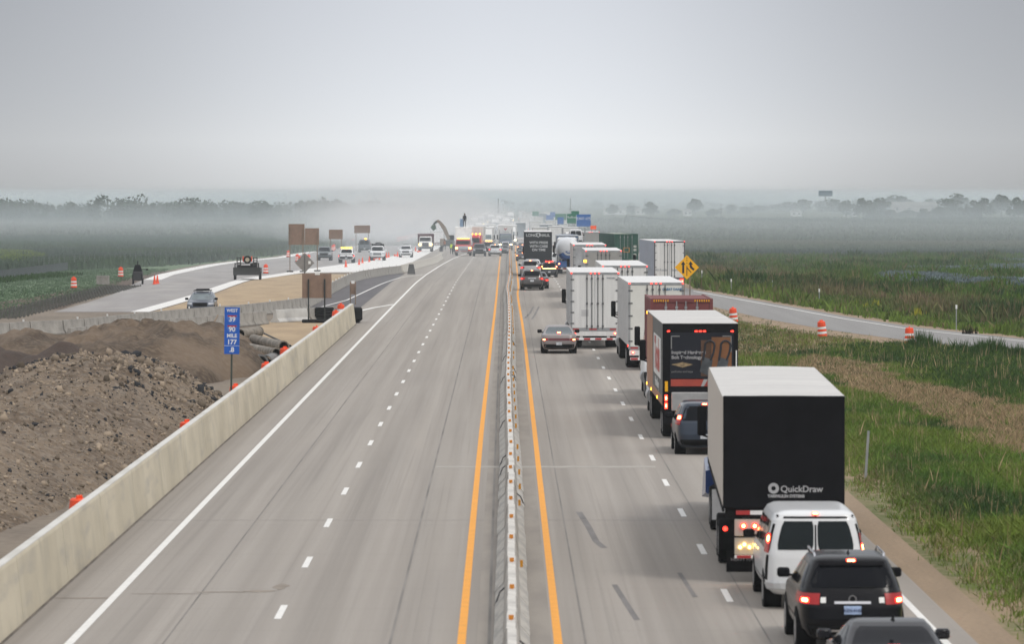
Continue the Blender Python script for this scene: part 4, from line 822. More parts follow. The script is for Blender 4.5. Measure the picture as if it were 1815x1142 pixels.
for y in (5.6, 7.4, 15.6, 17.0):
    for sd in (-1, 1): wheel(t, sd*1.0, y, .5, .58, side=sd, dual=True)
for sd in (-1, 1): box_part('mud_flap', whp, t, sd*.98-.28, sd*.98+.28, 14.8, 14.83, .3, 1.05); box_part('chassis_rail', dk, t, sd*.5-.08, sd*.5+.08, .3, L+2, 1.0, 1.5)
blu = mat('deep_blue_truck_paint', (.02,.06,.22), .3, coat=.6); tractor(t, L+.3, blu)
mb = MB(); mb.hull([(-1.36,L-.2,.75),(-1.1,L-.2,.6),(-1.36,L-.2,1.3),(-1.1,L-.2,1.35),(-1.42,L+2,.5),(-1.1,L+2,.45),(-1.36,L+2,1.5),(-1.1,L+2,1.6)]); mb.build('blue_side_fairing', blu, t)
# dark blue minivan between trailers
c = car('minivan', 'blue_minivan', 'dark blue minivan squeezed between the delivery trailer and the black box trailer', 'minivan', 0, 0, pbl, xy_=(6.38, 144.6), mirror=blk); c.scale = (.96, .98, .95)
# delivery trailer with padlock advert
oc = mat('orange_brown_side', (.36,.16,.085), .5, var=.15, scale=.6); gr = mat('dark_grey_side', (.075,.08,.08), .5, var=.15)
t = thing('delivery_truck', 'black ended delivery trailer with an orange padlock advert on its rear', 'truck', (*at(1241.5, 52.3), 0), 0); h = 1.28; L = 16.6; zt = 3.93; z0 = 1.12
box_part('trailer_body', gr, t, -h, h, .03, L, z0, zt-.03); box_part('roof', roofm, t, -h-.005, h+.005, 0, L+.02, zt-.035, zt-.0, b=.01)
box_part('side_strip', oc, t, -h-.006, -h+.001, 10.2, L, z0, zt-.06); box_part('side_strip', oc, t, -h-.006, -h+.001, .03, 10.2, z0, z0+.3)
box_part('side_poster', white, t, -h-.012, -h-.001, 1.6, 8.8, 1.95, 3.35)
o = text('Tools', 1.5, mat('poster_red', (.42,.05,.04), .5), t, -h-.015, 5.2, 2.65, rot=(math.pi/2, 0, -math.pi/2), bold=.06, sx=1.5); text('Home Delivery', .42, white, t, -h-.015, 5.2, 1.68, rot=(math.pi/2, 0, -math.pi/2), bold=.01, sx=1.4)
box_part('rear_frame', blk, t, -h, h, -.02, .028, .5, zt-.02); box_part('header', dk, t, -h+.02, h-.02, -.03, -.021, zt-.28, zt-.06)
marks(t, (-h+.2,-.14,0,.14,h-.2), zt-.28, r=.045)
bnr = noise_layers('padlock_advert_panel', (.010,.012,.02), [(1.0,(1,1,1),.5,.9,(.02,.02,.028),.5,3)], .5)[0]
box_part('advert_panel', bnr, t, -1.02, 1.12, -.03, -.0215, 2.05, zt-.32)
box_part('advert_orange', mat('advert_orange_brown', (.21,.085,.03), .5, var=.35, scale=1.2), t, .38, 1.06, -.034, -.031, 2.12, 3.45); box_part('advert_shade', mat('advert_dark_brown', (.085,.04,.02), .5, var=.4, scale=1.5), t, .02, .38, -.034, -.031, 2.12, 3.35)
gl = mat('advert_grey', (.22,.22,.22), .5); wt = mat('advert_text', (.36,.36,.37), .5)
for a in ((-1.0,-.965,3.05,3.5),(-1.0,-.7,3.465,3.5),(.75,1.06,3.465,3.5),(1.025,1.06,2.95,3.5)): box_part('advert_bracket', gl, t, a[0], a[1], -.038, -.035, a[2], a[3])
lk = mat('advert_lock', (.018,.022,.03), .5); lkh = mat('advert_lock_body', (.07,.08,.09), .5, var=.4, scale=3)
for cx, cz in ((.22,2.66),(.76,2.66)):
    mb = MB(); ar = [(cx-.13+.0, -.045, cz), (cx-.06,-.045,cz+.45)]+[(cx+.1-.17*math.cos(a_), -.045, cz+.5+.17*math.sin(a_)) for a_ in np.linspace(.1, 3.0, 7)]+[(cx+.22,-.045,cz+.25),(cx+.12,-.045,cz)]
    mb.tube(ar, .035); mb.build('padlock_shackle', lk, t); MB().poly([(cx-.24,cz-.38),(cx+.10,cz-.55),(cx+.2,cz+.02),(cx-.12,cz+.12)], 'xz', -.05, -.036).build('padlock_body', lkh, t)
text('Inspired Hardened', .155, wt, t, -.98, -.033, 2.93, align='LEFT', bold=.004); text('Bolt Technology', .155, wt, t, -.98, -.033, 2.76, align='LEFT', bold=.004)
MB().poly([(-.98,2.52),(-.6,2.60),(-.25,2.52),(-.6,2.42)], 'xz', -.036, -.031).build('advert_emblem', mat('advert_gold', (.3,.22,.12), .5, var=.4, scale=8), t); text('padlocks and keys', .1, gl, t, -.98, -.033, 2.28, align='LEFT')
box_part('red_band', mat('advert_red', (.36,.055,.035), .5), t, -1.0, 1.1, -.034, -.0305, 1.78, 2.02); MB().poly([(.02,1.78),(.12,1.78),(.26,2.02),(.12,2.02)], 'xz', -.038, -.0345).build('band_slash', wt, t); text('ACE', .24, mat('band_letter', (.3,.01,.02), .5), t, .5, -.037, 1.9, bold=.01, sx=1.3)
box_part('liftgate', alu, t, -.98, 1.1, -.12, -.025, .95, 1.58, b=.02); box_part('yellow_label', yel, t, -1.2,-1.1,-.03,-.021,1.6,1.95)
for z in (1.38, 1.12):
    for x in (-1.16, 1.16): o = MB().box(x-.05, x+.05, -.05, -.02, z-.11, z+.11, .02).build('tail_light', redon, t); MB().box(x-.022, x+.022, -.056, -.05, z-.05, z+.05).build('lamp_core', hot, o)
box_part('white_tape', whp, t, 1.2, 1.24, -.03, -.021, 1.5, 3.0); box_part('liftgate_frame', dk, t, -.9, .9, -.1, .3, .45, .95); box_part('step_bar', mat('dull_red', (.2,.04,.035), .6), t, -1.0, 1.0, -.2, -.1, .42, .52)
for y in (1.6, 2.85): 
    for sd in (-1, 1): wheel(t, sd*.93, y, .48, .6, side=sd, dual=True)
for sd in (-1, 1): box_part('chassis_rail', dk, t, sd*.5-.07, sd*.5+.07, .3, L, .8, 1.1)
for y in (5.0, 11.5, L-.1): box_part('side_marker', amb, t, -h-.03, -h-.007, y-.06, y+.06, z0+.02, z0+.12)
box_part('side_marker', amb, t, -h-.02, -h+.05, L-.1, L+.03, zt-.14, zt-.03); tractor(t, L-3.3+.3+1.2, white, tall=False)
# red shipping container truck
cr_ = mat('container_red', (.17,.045,.045), .6, var=.15, scale=1.5); cg = mat('container_green', (.02,.085,.06), .6, var=.2, scale=1.5)
def container(lab, px, s, m, L=12.2, zt=4.1, heading=0, group=None, roofc=None, cabp=white, name='container_truck'):
    X, Y = at(px, s); t = thing(name, lab, 'truck', (X, Y, zr(Y)), heading, group); h = 1.22; z0 = zt-2.62
    rs = []; ys = np.arange(.1, L, .14); mb = MB()
    for sd in (-1, 1):
        P = []
        for k, y in enumerate(ys): d_ = .035 if (k//1) % 2 else 0; P.append((sd*(h-d_), y))
        mb.grid([[(p[0], p[1], z) for p in P] for z in (z0+.12, zt-.08)])
    mb.box(-h+.06, h-.06, .04, L-.1, z0+.05, zt-.06); mb.build('corrugated_walls', m, t)
    rp = MB(); rp.grid([[(x, y, zt-.03-(.02 if k % 2 else 0)) for x in (-h+.02, h-.02)] for k, y in enumerate(ys)]); rp.build('container_roof', roofc or m, t)
    fr = MB()
    for sd in (-1, 1):
        a, b = sorted((sd*h, sd*(h-.12))); fr.box(a, b, -.01, .11, z0, zt-.001); fr.box(a, b, L-.12, L, z0, zt-.001); a, b = sorted((sd*(h-.002), sd*(h-.09))); fr.box(a, b, .11, L-.12, zt-.1, zt-.003); fr.box(a, b, .11, L-.12, z0, z0+.14)
    fr.box(-h+.12, h-.12, .0, .1, zt-.14, zt-.004); fr.box(-h+.12, h-.12, .0, .1, z0, z0+.14); fr.build('container_frame', m, t)
    for a, b in ((-h+.13,-.01),(.01,h-.13)): box_part('container_door', m, t, a, b, .03, .06, z0+.15, zt-.15)
    for x in (-.62,-.2,.16,.6):
        r_ = MB().cyl((x,-.005,z0+.1),(x,-.005,zt-.1),.022,n=6).box(x-.05,x+.05,-.03,.02,zt-.4,zt-.3); r_.build('lock_rod', galv, t)
    trailer_gear(t, (1.4, 2.65), z0-.05, L, guard=True, gear=True); tails(t, (-1.05, 1.05), z0-.2); tractor(t, L+.6, cabp, tall=False)
    return t
t = container('red shipping container on a truck behind the delivery trailer', 1208.5, 45.4, cr_, L=7.6, zt=4.2, cabp=white)
for sd in (-1, 1):
    mb = MB()
    for k in range(7): mb.box(sd*.8-.3+k*.09, sd*.8-.26+k*.09, -.013, -.0005+.0, 4.08, 4.16)
    mb.build('hazard_dashes', yel, t)
# three merge-lane white trailers and others
t = van_trailer('white trailer with side hinges and blue logo just ahead of the red container', 1163, 37.9, heading=.006, zt=4.14, tands=(4.0,5.3), rods=4, hinges=True, side=mat('pale_grey_side', (.5,.5,.5), .5, var=.1), rear=mat('cream_white_door', (.7,.7,.66), .5, var=.04))
text('GREAT DANE', .15, mat('logo_blue', (.08,.2,.36), .5), t, .75, -.01, 3.8, bold=.006); box_part('side_marker', redon, t, -1.33, -1.3, .3, .4, 1.1, 1.2)
t = van_trailer('white trailer straddling the lane line beside the mauve sedan', 1054.5, 33.4, zt=4.1, tands=(3.2, 4.5), side=mat('silver_white_side', (.44,.45,.46), .4, .2, var=.1))
text('WABASH', .11, mat('faint_grey_letters', (.3,.32,.35), .5), t, .85, -.01, 3.78, bold=.004); box_part('door_diamond', mat('faint_grey_outline', (.5,.5,.5), .5), t, -.72,-.34,-.008,-.002,1.75,2.1).rotation_euler.y = 0
t = van_trailer('white trailer with five red roof lights, two ahead of the red container', 1107.7, 31.2, zt=4.18, L=19.5)
MB().cyl((.55,-.03,3.05),(.55,-.01,3.05),.35,n=24).build('door_vent', mat('vent_dark', (.06,.06,.065), .5), t)
t = van_trailer('dull silver trailer with amber light at its upper left corner', 1070, 24.9, zt=4.18, rear=mat('dull_silver_door', (.36,.355,.34), .5, .3), roof=white, side=mat('silver_white_side', (.44,.45,.46), .4)); box_part('amber_lamp', amb, t, -1.42, -1.22, -.03, 0, 3.3, 3.5)
t = van_trailer('silver sided trailer with red lights at the back of the tanker', 1045, 22.6, zt=4.2, rear=mat('polished_door', (.5,.51,.52), .3, .7, var=.25, scale=1.5), side=mat('pale_pink_side', (.55,.5,.47), .5))
t = van_trailer('white trailer with blue grey side waiting on the merging ramp', 1186.8, 21.1, heading=R(2.7), zt=4.2, side=mat('blue_grey_side', (.33,.37,.45), .45, .2, var=.15), frame=mat('dark_frame', (.1,.1,.11), .5)); tails(t, (-1.0,-.85,.95,1.1), .95, .06, core=False)
text('All Roads', .26, mat('faint_grey_letters', (.3,.32,.35), .5), t, -.7, -.01, 1.75, bold=.004); text('Express', .26, M['faint_grey_letters'], t, .55, -.01, 1.75, bold=.004)
t = container('long dark green container with pale roof on the far ramp', 1110, 17.3, cg, L=12.2, zt=4.25, heading=R(6.3), roofc=mat('pale_green_roof', (.33,.36,.3), .7))
box_part('orange_square', mat('faded_orange_paint', (.4,.2,.06), .6), t, -.3, .35, -.02, .0, 2.35, 2.85); box_part('green_centre', cg, t, -.2, .25, -.03, -.021, 2.42, 2.78)
for z in (2.95, 2.6, 2.1): box_part('white_marking', mat('faded_white_paint', (.45,.47,.43), .6, var=.3, scale=9), t, .75, 1.05, -.02, .02, z-.12, z+.12)
# two-lane traffic nearer the median
c = car('sedan', 'mauve_sedan', 'mauve grey sedan with bright round brake lights changing lanes', 'car', 991, 34.4, pmv, round_lamps=True, lampbar=True, mirror=blk, glassm=mat('sedan_glass', (.07,.09,.10), .1)); 
c = car('suv', 'grey_suv', 'grey brown crossover car in the left queue lane, nearest of its group', 'car', 943, 21.0, pg, hotcore=False, mirror=blk); t_B[c.name].endpatch(.98, 1.03, -.35, .35, off=.02).build('bright_strip', chrome, c)
car('sedan', 'dark_sedan', 'dark sedan mostly hidden behind the grey brown crossover', 'car', 0, 0, pdk, xy_=(2.9, 390.5), hotcore=False, mirror=blk)
car('suv', 'silver_suv', 'silver sport utility car third in the left queue lane', 'car', 940, 18.0, psv, brake=True, hotcore=False, mirror=blk); car('suv', 'white_suv', 'white sport utility car half hidden by the silver one', 'car', 0, 0, pw, xy_=(2.8, 455.0), hotcore=False)
c = car('minivan', 'dark_hatchback', 'small dark car with a wide glowing lamp bar beside the silver one', 'car', 970, 17.9, pdk, hotcore=True); c.location.x = 4.45; c.scale = (.86, .9, .86); t_B[c.name].endpatch(1.0, 1.06, -.8, .8, off=.03).build('lit_bar', hot, c)
for k in (-.35,0,.35): box_part('roof_lamp', redon, c, k-.1, k+.1, .6, .7, 1.78, 1.9)
t = van_trailer('black rear door trailer reading LONG HAUL WITH PRIDE WITH CARE ON TIME', 954, 17.5, zt=4.5, W_=2.78, z0=1.3, rear=mat('slate_black_door', (.025,.03,.035), .5), side=mat('slate_black_door', (.025,.03,.035), .5), frame=M['slate_black_door'], roof=white, rods=0, hinges=False, lights=True, top_lights=False)
for s_t, z, sz in (('LONG', 4.12, .40), ('HAUL', 4.12, .40), ('WITH PRIDE', 3.38, .34), ('WITH CARE', 3.0, .34), ('ON TIME', 2.64, .34)):
    text(s_t, sz, mat('door_lettering', (.55,.57,.58), .5), t, -.68 if s_t == 'LONG' else (.68 if s_t == 'HAUL' else .05), -.02, z, bold=.008)
MB().poly([(-.2,4.35),(.2,4.35),(.17,4.05),(0,3.9),(-.17,4.05)], 'xz', -.03, -.005).build('shield_emblem', M['door_lettering'], t); MB().poly([(-.12,4.28),(.12,4.28),(.1,4.08),(0,3.98),(-.1,4.08)], 'xz', -.034, -.031).build('shield_inner', M['slate_black_door'], t)
# tanker
X, Y = at(1008, 16.9); t = thing('tanker_truck', 'white and blue tanker with round rear end half hidden by trailers', 'truck', (X, Y, zr(Y)), 0)
mb = MB(); n = 32
mb.rings([[(r_*math.cos(2*math.pi*i/n), y, 2.55+r_*math.sin(2*math.pi*i/n)) for i in range(n)] for y, r_ in ((-.35,.05),(-.33,.5),(-.2,.9),(0,1.15),(.15,1.2),(13,1.2),(13.2,1.1),(13.4,.3))]); mb.build('tank', mat('tank_white', (.7,.72,.75), .35, var=.05), t, 50)
mb = MB(); mb.rings([[(r_*math.cos(math.pi*(1.15+.7*i/15)), y, 2.55+r_*math.sin(math.pi*(1.15+.7*i/15))) for i in range(16)] for y, r_ in ((-.36,.3),(-.22,.93),(0,1.17),(.15,1.22),(13,1.22))], cap=False); mb.build('blue_belly', mat('tank_blue', (.05,.14,.38), .35), t)
box_part('rear_cabinet', mat('tank_blue', (.05,.14,.38), .35), t, -1.25, 1.25, .0, .6, .7, 1.35); trailer_gear(t, (1.4,2.7), 1.3, 13); tails(t, (-1.0, 1.0), 1.05, .09); tractor(t, 13.4, white)
car('pickup', 'white_pickup', 'white pickup left of the tanker with a lit tail light', 'pickup', 990, 15.4, pw, hotcore=False)
t = van_trailer('blue cabover like trailer with white stripe beyond the tanker', 1006, 14.6, zt=3.7, W_=2.7, rear=mat('navy_door', (.03,.09,.2), .5), side=M['navy_door'], roof=mat('pale_blue_roof', (.4,.45,.5), .6), rods=0, hinges=False, top_lights=False, L=9, cabp=blu); box_part('white_stripe', white, t, -1.2,1.2,-.02,-.005,3.2,3.35)
t = thing('car_hauler', 'car hauler with thin dark frame carrying a white van, behind the blue trailer', 'truck', (*at(1017, 13.0), zr(620)), 0)
mb = MB()
for y in (0, 5, 10):
    mb.tube([(-1.5,y,.6),(-1.5,y,4.35),(1.6,y,4.35),(1.6,y,.6)], .035, 5)
mb.tube([(-1.5,0,4.35),(-1.5,10,4.35)], .035, 5).tube([(1.6,0,4.35),(1.6,10,4.35)], .035, 5); mb.build('hauler_frame', galv, t); box_part('deck', galv, t, -1.4, 1.5, 0, 10, 1.9, 2.05); box_part('lower_deck', galv, t, -1.4, 1.5, 0, 10, .8, .95); trailer_gear(t, (2,3.3), 1.0, 10); tractor(t, 11, white)
c = car('van', 'carried_van', 'white van riding on top of the car hauler', 'van', 0, 0, pw, xy_=(0, 0), brake=False); c.location = (t.location.x+.3, t.location.y+1.0, t.location.z+2.05)
t = van_trailer('grey dull trailer below the orange roadwork sign', 1047, 12.6, zt=3.75, W_=2.5, rear=mat('dull_silver_door', (.36,.355,.34), .5), side=M['dull_silver_door'], rods=0, hinges=False, L=12)
def at_z(px, s): X, Y = at(px, s); return X, Y
for px, s, lab, p in ((926.5,13.3,'small car with lit lamps just left of the black lettered trailer',pdk),(926,10.6,'hazy small car farther left of the black lettered trailer',pbl)): car('sedan', 'small_sedan', lab, 'car', px, s, p, hotcore=True)
hz = 'pale trailer in the hazy far end of the queue'; hzg = 'hazy far trailers'
for px, s, zt, W2, m in ((923,8.0,4.3,2.2,mat('slate_door', (.15,.19,.22), .5)),(957,10.4,4.0,2.6,offw),(985,9.8,4.0,2.6,white),(948,7.2,4.1,2.6,offw),(968,8.4,4.0,2.6,mat('slate_door', (.15,.19,.22), .5)),(1000,8.0,4.1,2.6,white),(930,6.4,4.1,2.6,white),(955,6.2,4.1,2.6,offw),(940,5.6,4.1,2.6,white),(976,7.0,4.1,2.6,offw),(1012,11.0,4.1,2.6,white),(933,5.2,4.1,2.6,offw),(947,5.0,4.1,2.6,white),(962,5.4,4.1,2.6,M['slate_door']),(990,6.3,4.1,2.6,white),(1003,6.6,4.1,2.6,offw),(925,4.7,4.1,2.6,white),(970,5.0,4.1,2.6,white)):
    van_trailer(hz, px, s, zt=zt, W_=W2, rear=m, side=m, rods=0, hinges=False, top_lights=False, group=hzg, tr=s > 9, L=12, doors=True)
# ---------------------------------------------------------------- emergency scene and left carriageway
def white_semi(lab, px, s, cabp, group=None, L=14, **k):
    X, Y = at(px, s); t = van_trailer(lab, 0, 0, xy_=(X, Y+L+6.7), facing=True, side=white, cabp=cabp, L=L, top_lights=False, lights=False, rods=0, hinges=False, group=group, **k); return t
t = white_semi('oncoming semi truck with white trailer front and dark blue cab behind the patrol car', 896, 10.3, mat('navy_cab', (.03,.05,.09), .35, coat=.4), zt=4.35, tall=False)
MB().poly([(-.35,3.95),(-.12,3.8),(0,3.68),(.12,3.8),(.35,3.95),(.1,3.55),(0,3.48),(-.1,3.55)], 'xz', 14.02, 14.05).build('red_emblem', redp, t)
o = text('CARGO', .3, mat('faint_grey_letters', (.3,.32,.35), .5), t, 0, 14.04, 3.2, rot=(math.pi/2, 0, math.pi))
for px, s, m in ((855,8.6,white),(868,8.0,offw),(905,8.8,white),(893,7.4,offw),(846,7.2,white),(878,6.4,white),(862,10.3,offw),(907,7.6,white),(832,7.6,offw),(840,6.0,white),(852,5.6,offw),(870,5.3,white),(885,5.6,white),(897,6.2,offw),(905,5.0,white),(860,4.8,white)): white_semi('pale oncoming truck in the haze behind the emergency scene', px, s, m, 'hazy oncoming trucks', zt=4.0)
# emergency truck
redt = mat('fire_red', (.45,.015,.02), .3, coat=.5)
X, Y = at(821, 11.9); t = thing('fire_truck', 'red emergency truck with white box, chrome grille and yellow roof lights', 'fire truck', (X, Y+9, zr(Y)), math.pi); 
t.location.y = Y+9
B = Body([(.5,1.1,.0,8.9),(.7,1.2,.0,9.0),(1.1,1.22,.0,9.0),(1.45,1.2,.0,8.9),(1.6,1.15,4.5,8.6),(1.7,1.15,4.5,7.9),(2.3,1.12,4.5,7.6),(2.45,1.05,4.6,7.4),(2.5,.9,4.8,7.1)], 9); link('cab', B.mesh('cab', redt), t)
B.endpatch(1.72,2.25,-.9,.9,rear=False,off=.015).build('windscreen', glass, t); B.endpatch(.8,1.45,-.62,.62,rear=False,off=.02).build('grille', chrome, t)
for z in (.9,1.05,1.2,1.35): B.endpatch(z,z+.05,-.5,.5,rear=False,off=.03,nz=1).build('grille_bar', dk, t)
B.endpatch(.45,.72,-1,1,rear=False,off=.05,nx=16).build('front_bumper', chrome, t)
for sd in (-1,1):
    a, b = sorted((sd*.68, sd*.96)); B.endpatch(1.0,1.32,a,b,rear=False,off=.03).build('headlight', mat('lit_yellow_headlamp', (1,.7,.2), .4, emit=5, ecol=(1,.62,.2)), t)
    for y in (1.6,7.2): wheel(t, sd*1.02, y, .5, .35, side=sd)
    MB().box(sd*1.38-.1,sd*1.38+.1,7.3,7.42,1.6,2.2,.03).tube([(sd*1.1,7.35,1.9),(sd*1.38,7.35,1.9)],.03).build('mirror', chrome, t)
box_part('added_roof_cap', mat('box_white', (.8,.8,.8), .5), t, -.95, .95, 4.45, 7.0, 2.47, 2.53, b=.02); box_part('rescue_box', M['box_white'], t, -1.25, 1.25, .1, 4.4, 1.0, 4.3, b=.03); box_part('side_lockers', redt, t, -1.27, 1.27, .1, 4.4, .6, 1.6)  # white cap added on unseen cab roof to keep red bounce off the box
for k in range(7): MB().box(-.9+k*.27,-.9+k*.27+.2,7.05,7.2,2.52,2.64,.02).build('roof_light', mat('lit_yellow_bar', (1,.8,.1), .4, emit=3, ecol=(1,.62,.04)), t)
t = thing('rescue_truck', 'red and white rescue truck parked beside and behind the red emergency truck', 'fire truck', (*at(846, 11.3), zr(715)), math.pi-.06); t.location.y += 9
B = Body([(.5,1.1,.0,8.9),(.7,1.2,.0,9.0),(2.3,1.2,.0,8.9),(2.9,1.15,.0,8.6),(3.0,1.0,.3,8.2)], 9); link('cab', B.mesh('cab', redt), t); B.endpatch(1.7,2.5,-.9,.9,rear=False,off=.015).build('windscreen', glass, t)
box_part('rescue_box', offw, t, -1.28, 1.28, .1, 6.2, 2.0, 4.25, b=.03)
for x in (-.9,-.3,.3,.9): MB().box(x-.13,x+.13,8.4,8.7,3.0,3.2,.03).build('roof_light', amb, t)
for sd in (-1,1):
    wheel(t, sd*1.0, 1.6, .5, .35, side=sd); wheel(t, sd*1.0, 7.4, .5, .35, side=sd); a, b = sorted((sd*.6, sd*.95)); B.endpatch(.95,1.2,a,b,rear=False,off=.03).build('headlight', hl, t)
def lightbar(c, z, m=None, y=1.9, w=.55, name='light_bar'): 
    for k in range(4): MB().box(-w+k*w/2, -w+k*w/2+w/2.4, y, y+.28, z, z+.13, .02).build(name, m or mat('lit_yellow_bar', (1,.8,.1), .4, emit=3, ecol=(1,.62,.04)), c)
c = car('pickup', 'dark_wrecker', 'dark service truck with a white stripe between the rescue truck and the patrol car', 'truck', 852, 12.0, pdk, facing=True); c.location.x -= .2
c = car('pickup', 'dark_utility_truck', 'dark utility truck with amber lamps behind the patrol car', 'truck', 866, 11.3, pdk, facing=True); lightbar(c, 1.9, amb)
c = car('suv', 'patrol_car', 'silver white patrol car with red tail lights facing the emergency scene', 'car', 877.5, 11.95, mat('patrol_white', (.6,.62,.64), .35, coat=.4), brake=True, hotcore=False); MB().box(-.5,.5,1.2,1.45,1.76,1.84,.02).build('light_bar', dk, c)
c = car('sedan', 'dark_parked_car', 'low dark car between the patrol car and the oncoming semi', 'car', 892, 11.6, pdk, facing=True)
c = car('pickup', 'arrow_board_pickup', 'white pickup with glowing yellow light bar on the white slab', 'pickup', 613.5, 13.9, pw, hotcore=False, brake=True); lightbar(c, 1.88, w=.75, y=2.3); box_part('tailgate_badge', dk, c, -.12, .12, -.02, .0, .88, .98)
car('pickup', 'dark_pickup', 'dark pickup facing us beside the lower brown sign back', 'pickup', 574, 13.2, mat('slate_truck_paint', (.10,.12,.13), .3, coat=.4), facing=True)
c = car('pickup', 'white_work_truck', 'white work truck with grey front facing us on the grey lane', 'truck', 668.5, 13.2, pw, facing=True, grille=mat('grey_grille', (.12,.13,.14), .5), fbumper=mat('grey_bumper', (.15,.16,.17), .5)); c.scale = (1.05,1,1.05); MB().box(-.8,.8,2.0,2.1,1.15,2.1).tube([(-.6,2.2,2.0),(-.3,2.5,2.25),(.3,2.3,2.2)], .07).build('ladder_rack', dk, c)
c = car('van', 'dark_service_truck', 'dark service truck seen from behind with one amber beacon', 'truck', 646, 10.9, mat('slate_truck_paint', (.10,.12,.13), .3), brake=False); MB().box(-.0,.35,.4,.6,2.1,2.28,.03).build('beacon', amb, c)
c = car('suv', 'white_patrol_suv', 'white patrol car facing us behind the row of cones', 'car', 719, 12.3, pw, facing=True, grille=mat('dark_grille', (.04,.04,.045), .4)); MB().box(-.5,.5,1.9,2.1,1.78,1.84).build('light_bar', dk, c)
c = car('suv', 'blue_grey_wagon', 'blue grey wagon with black roof rack behind the grey barriers', 'car', 354, 26.2, mat('blue_grey_car_paint', (.10,.115,.15), .3, .3, coat=.5), facing=True, glassm=bglass, mirror=blk); c.scale = (.95, .95, .87)
mb = MB(); 
for x in (-.6,.6): mb.tube([(x,1.0,1.82),(x,2.6,1.82)], .03)
for y in (1.1,1.8,2.5): mb.tube([(-.62,y,1.84),(.62,y,1.84)], .03)
mb.box(-.45,.45,1.2,2.3,1.86,1.96); mb.build('roof_rack', blk, c)
# dump truck facing us
X, Y = at(754, 10.7); t = thing('dump_truck', 'dump truck with maroon body, white grille and bright headlights', 'dump truck', (X, Y+8, zr(Y)), math.pi); mar = mat('maroon_paint', (.10,.03,.04), .4)
B = Body([(.5,1.05,.0,7.9),(.7,1.15,.0,8.0),(1.3,1.15,.0,7.9),(1.6,1.05,4.4,7.6),(1.7,1.05,4.4,6.9),(2.4,1.0,4.4,6.5),(2.5,.9,4.5,6.3)], 9); link('cab', B.mesh('cab', white), t)
B.endpatch(1.72,2.35,-.9,.9,rear=False,off=.015).build('windscreen', glass, t); B.endpatch(.85,1.5,-.45,.45,rear=False,off=.03).build('grille', M['dark_grille'], t); B.endpatch(.45,.8,-1,1,rear=False,off=.05,nx=16).build('front_bumper', mat('slate_bumper', (.07,.08,.09), .5), t)
MB().hull([(x, y, z) for x, y, z in ((-1.3,.0,1.2),(1.3,.0,1.2),(-1.3,4.3,1.2),(1.3,4.3,1.2),(-1.35,.0,2.9),(1.35,.0,2.9),(-1.35,5.0,2.95),(1.35,5.0,2.95),(-1.3,4.4,2.0),(1.3,4.4,2.0))]).build('dump_body', mar, t)
for sd in (-1,1):
    a, b = sorted((sd*.62, sd*.95)); B.endpatch(1.0,1.35,a,b,rear=False,off=.03).build('headlight', M['lit_yellow_headlamp'], t)
    for y in (1.2,2.5,6.6): wheel(t, sd*.98, y, .5, .45, side=sd)
# excavator
X, Y = at(793, 10.6); z = zr(Y); t = thing('excavator', 'excavator with raised tan boom holding a green grey bucket in the smoke', 'excavator', (X, Y, z), 0)
exg = mat('excavator_grey', (.09,.11,.11), .5); ext_ = mat('excavator_tan', (.27,.23,.19), .6); 
for sd in (-1,1): MB().hull([(sd*1.15+dx, y, zz_) for dx in (-.3,.3) for y, zz_ in ((-1.9,.25),(-2.1,.5),(-1.8,.85),(1.9,.85),(2.1,.5),(1.8,.25),(-1.6,0),(1.6,0))]).build('crawler_track', rub, t)
MB().box(-1.35,1.35,-2.2,1.6,1.0,2.1,.12).build('house', exg, t); MB().box(.1,1.25,.1,1.6,2.1,3.0,.1).build('operator_cab', glass, t); box_part('counterweight', ext_, t, -1.35, -.4, -2.3, -.5, 1.1, 2.4, b=.1)
def limb(name, pts, w, m):
    mb = MB()
    for (a, ra), (b, rb_) in zip(pts, pts[1:]):
        a, b = Vector(a), Vector(b); d = (b-a).normalized(); u = Vector((d.z, 0, -d.x)); mb.hull([tuple(p+u*r*q+Vector((0,dy,0))) for p, r in ((a, ra), (b, rb_)) for q in (-1, 1) for dy in (-w, w)])
    return mb.build(name, m, t)
limb('boom', [((.3,0,2.2),.3),((-.55,0,4.2),.38),((-1.3,0,5.3),.3),((-1.9,0,5.75),.22)], .22, ext_); limb('stick', [((-1.6,.0,5.7),.2),((-2.3,.0,5.35),.22),((-2.55,.0,4.9),.18)], .18, exg)
MB().cyl((.0,.25,3.1),(-1.2,.25,5.0),.08).build('ram', chrome, t); MB().hull([(-2.85,-.6,4.9),(-2.2,-.6,4.9),(-2.85,.6,4.9),(-2.2,.6,4.9),(-3.1,-.6,4.4),(-3.1,.6,4.4),(-2.6,-.6,3.8),(-2.6,.6,3.8),(-2.05,-.6,4.2),(-2.05,.6,4.2)]).build('bucket', mat('bucket_green', (.10,.15,.12), .6), t)
t.scale = (.9,.9,.9)
# white trailer slab behind dump truck
t = van_trailer('plain white box trailer standing right of the dump truck', 775, 9.4, zt=3.0, z0=.9, L=10, rods=0, hinges=False, top_lights=False, lights=False, tr=False, rear=white, name='box_trailer', cat='trailer')
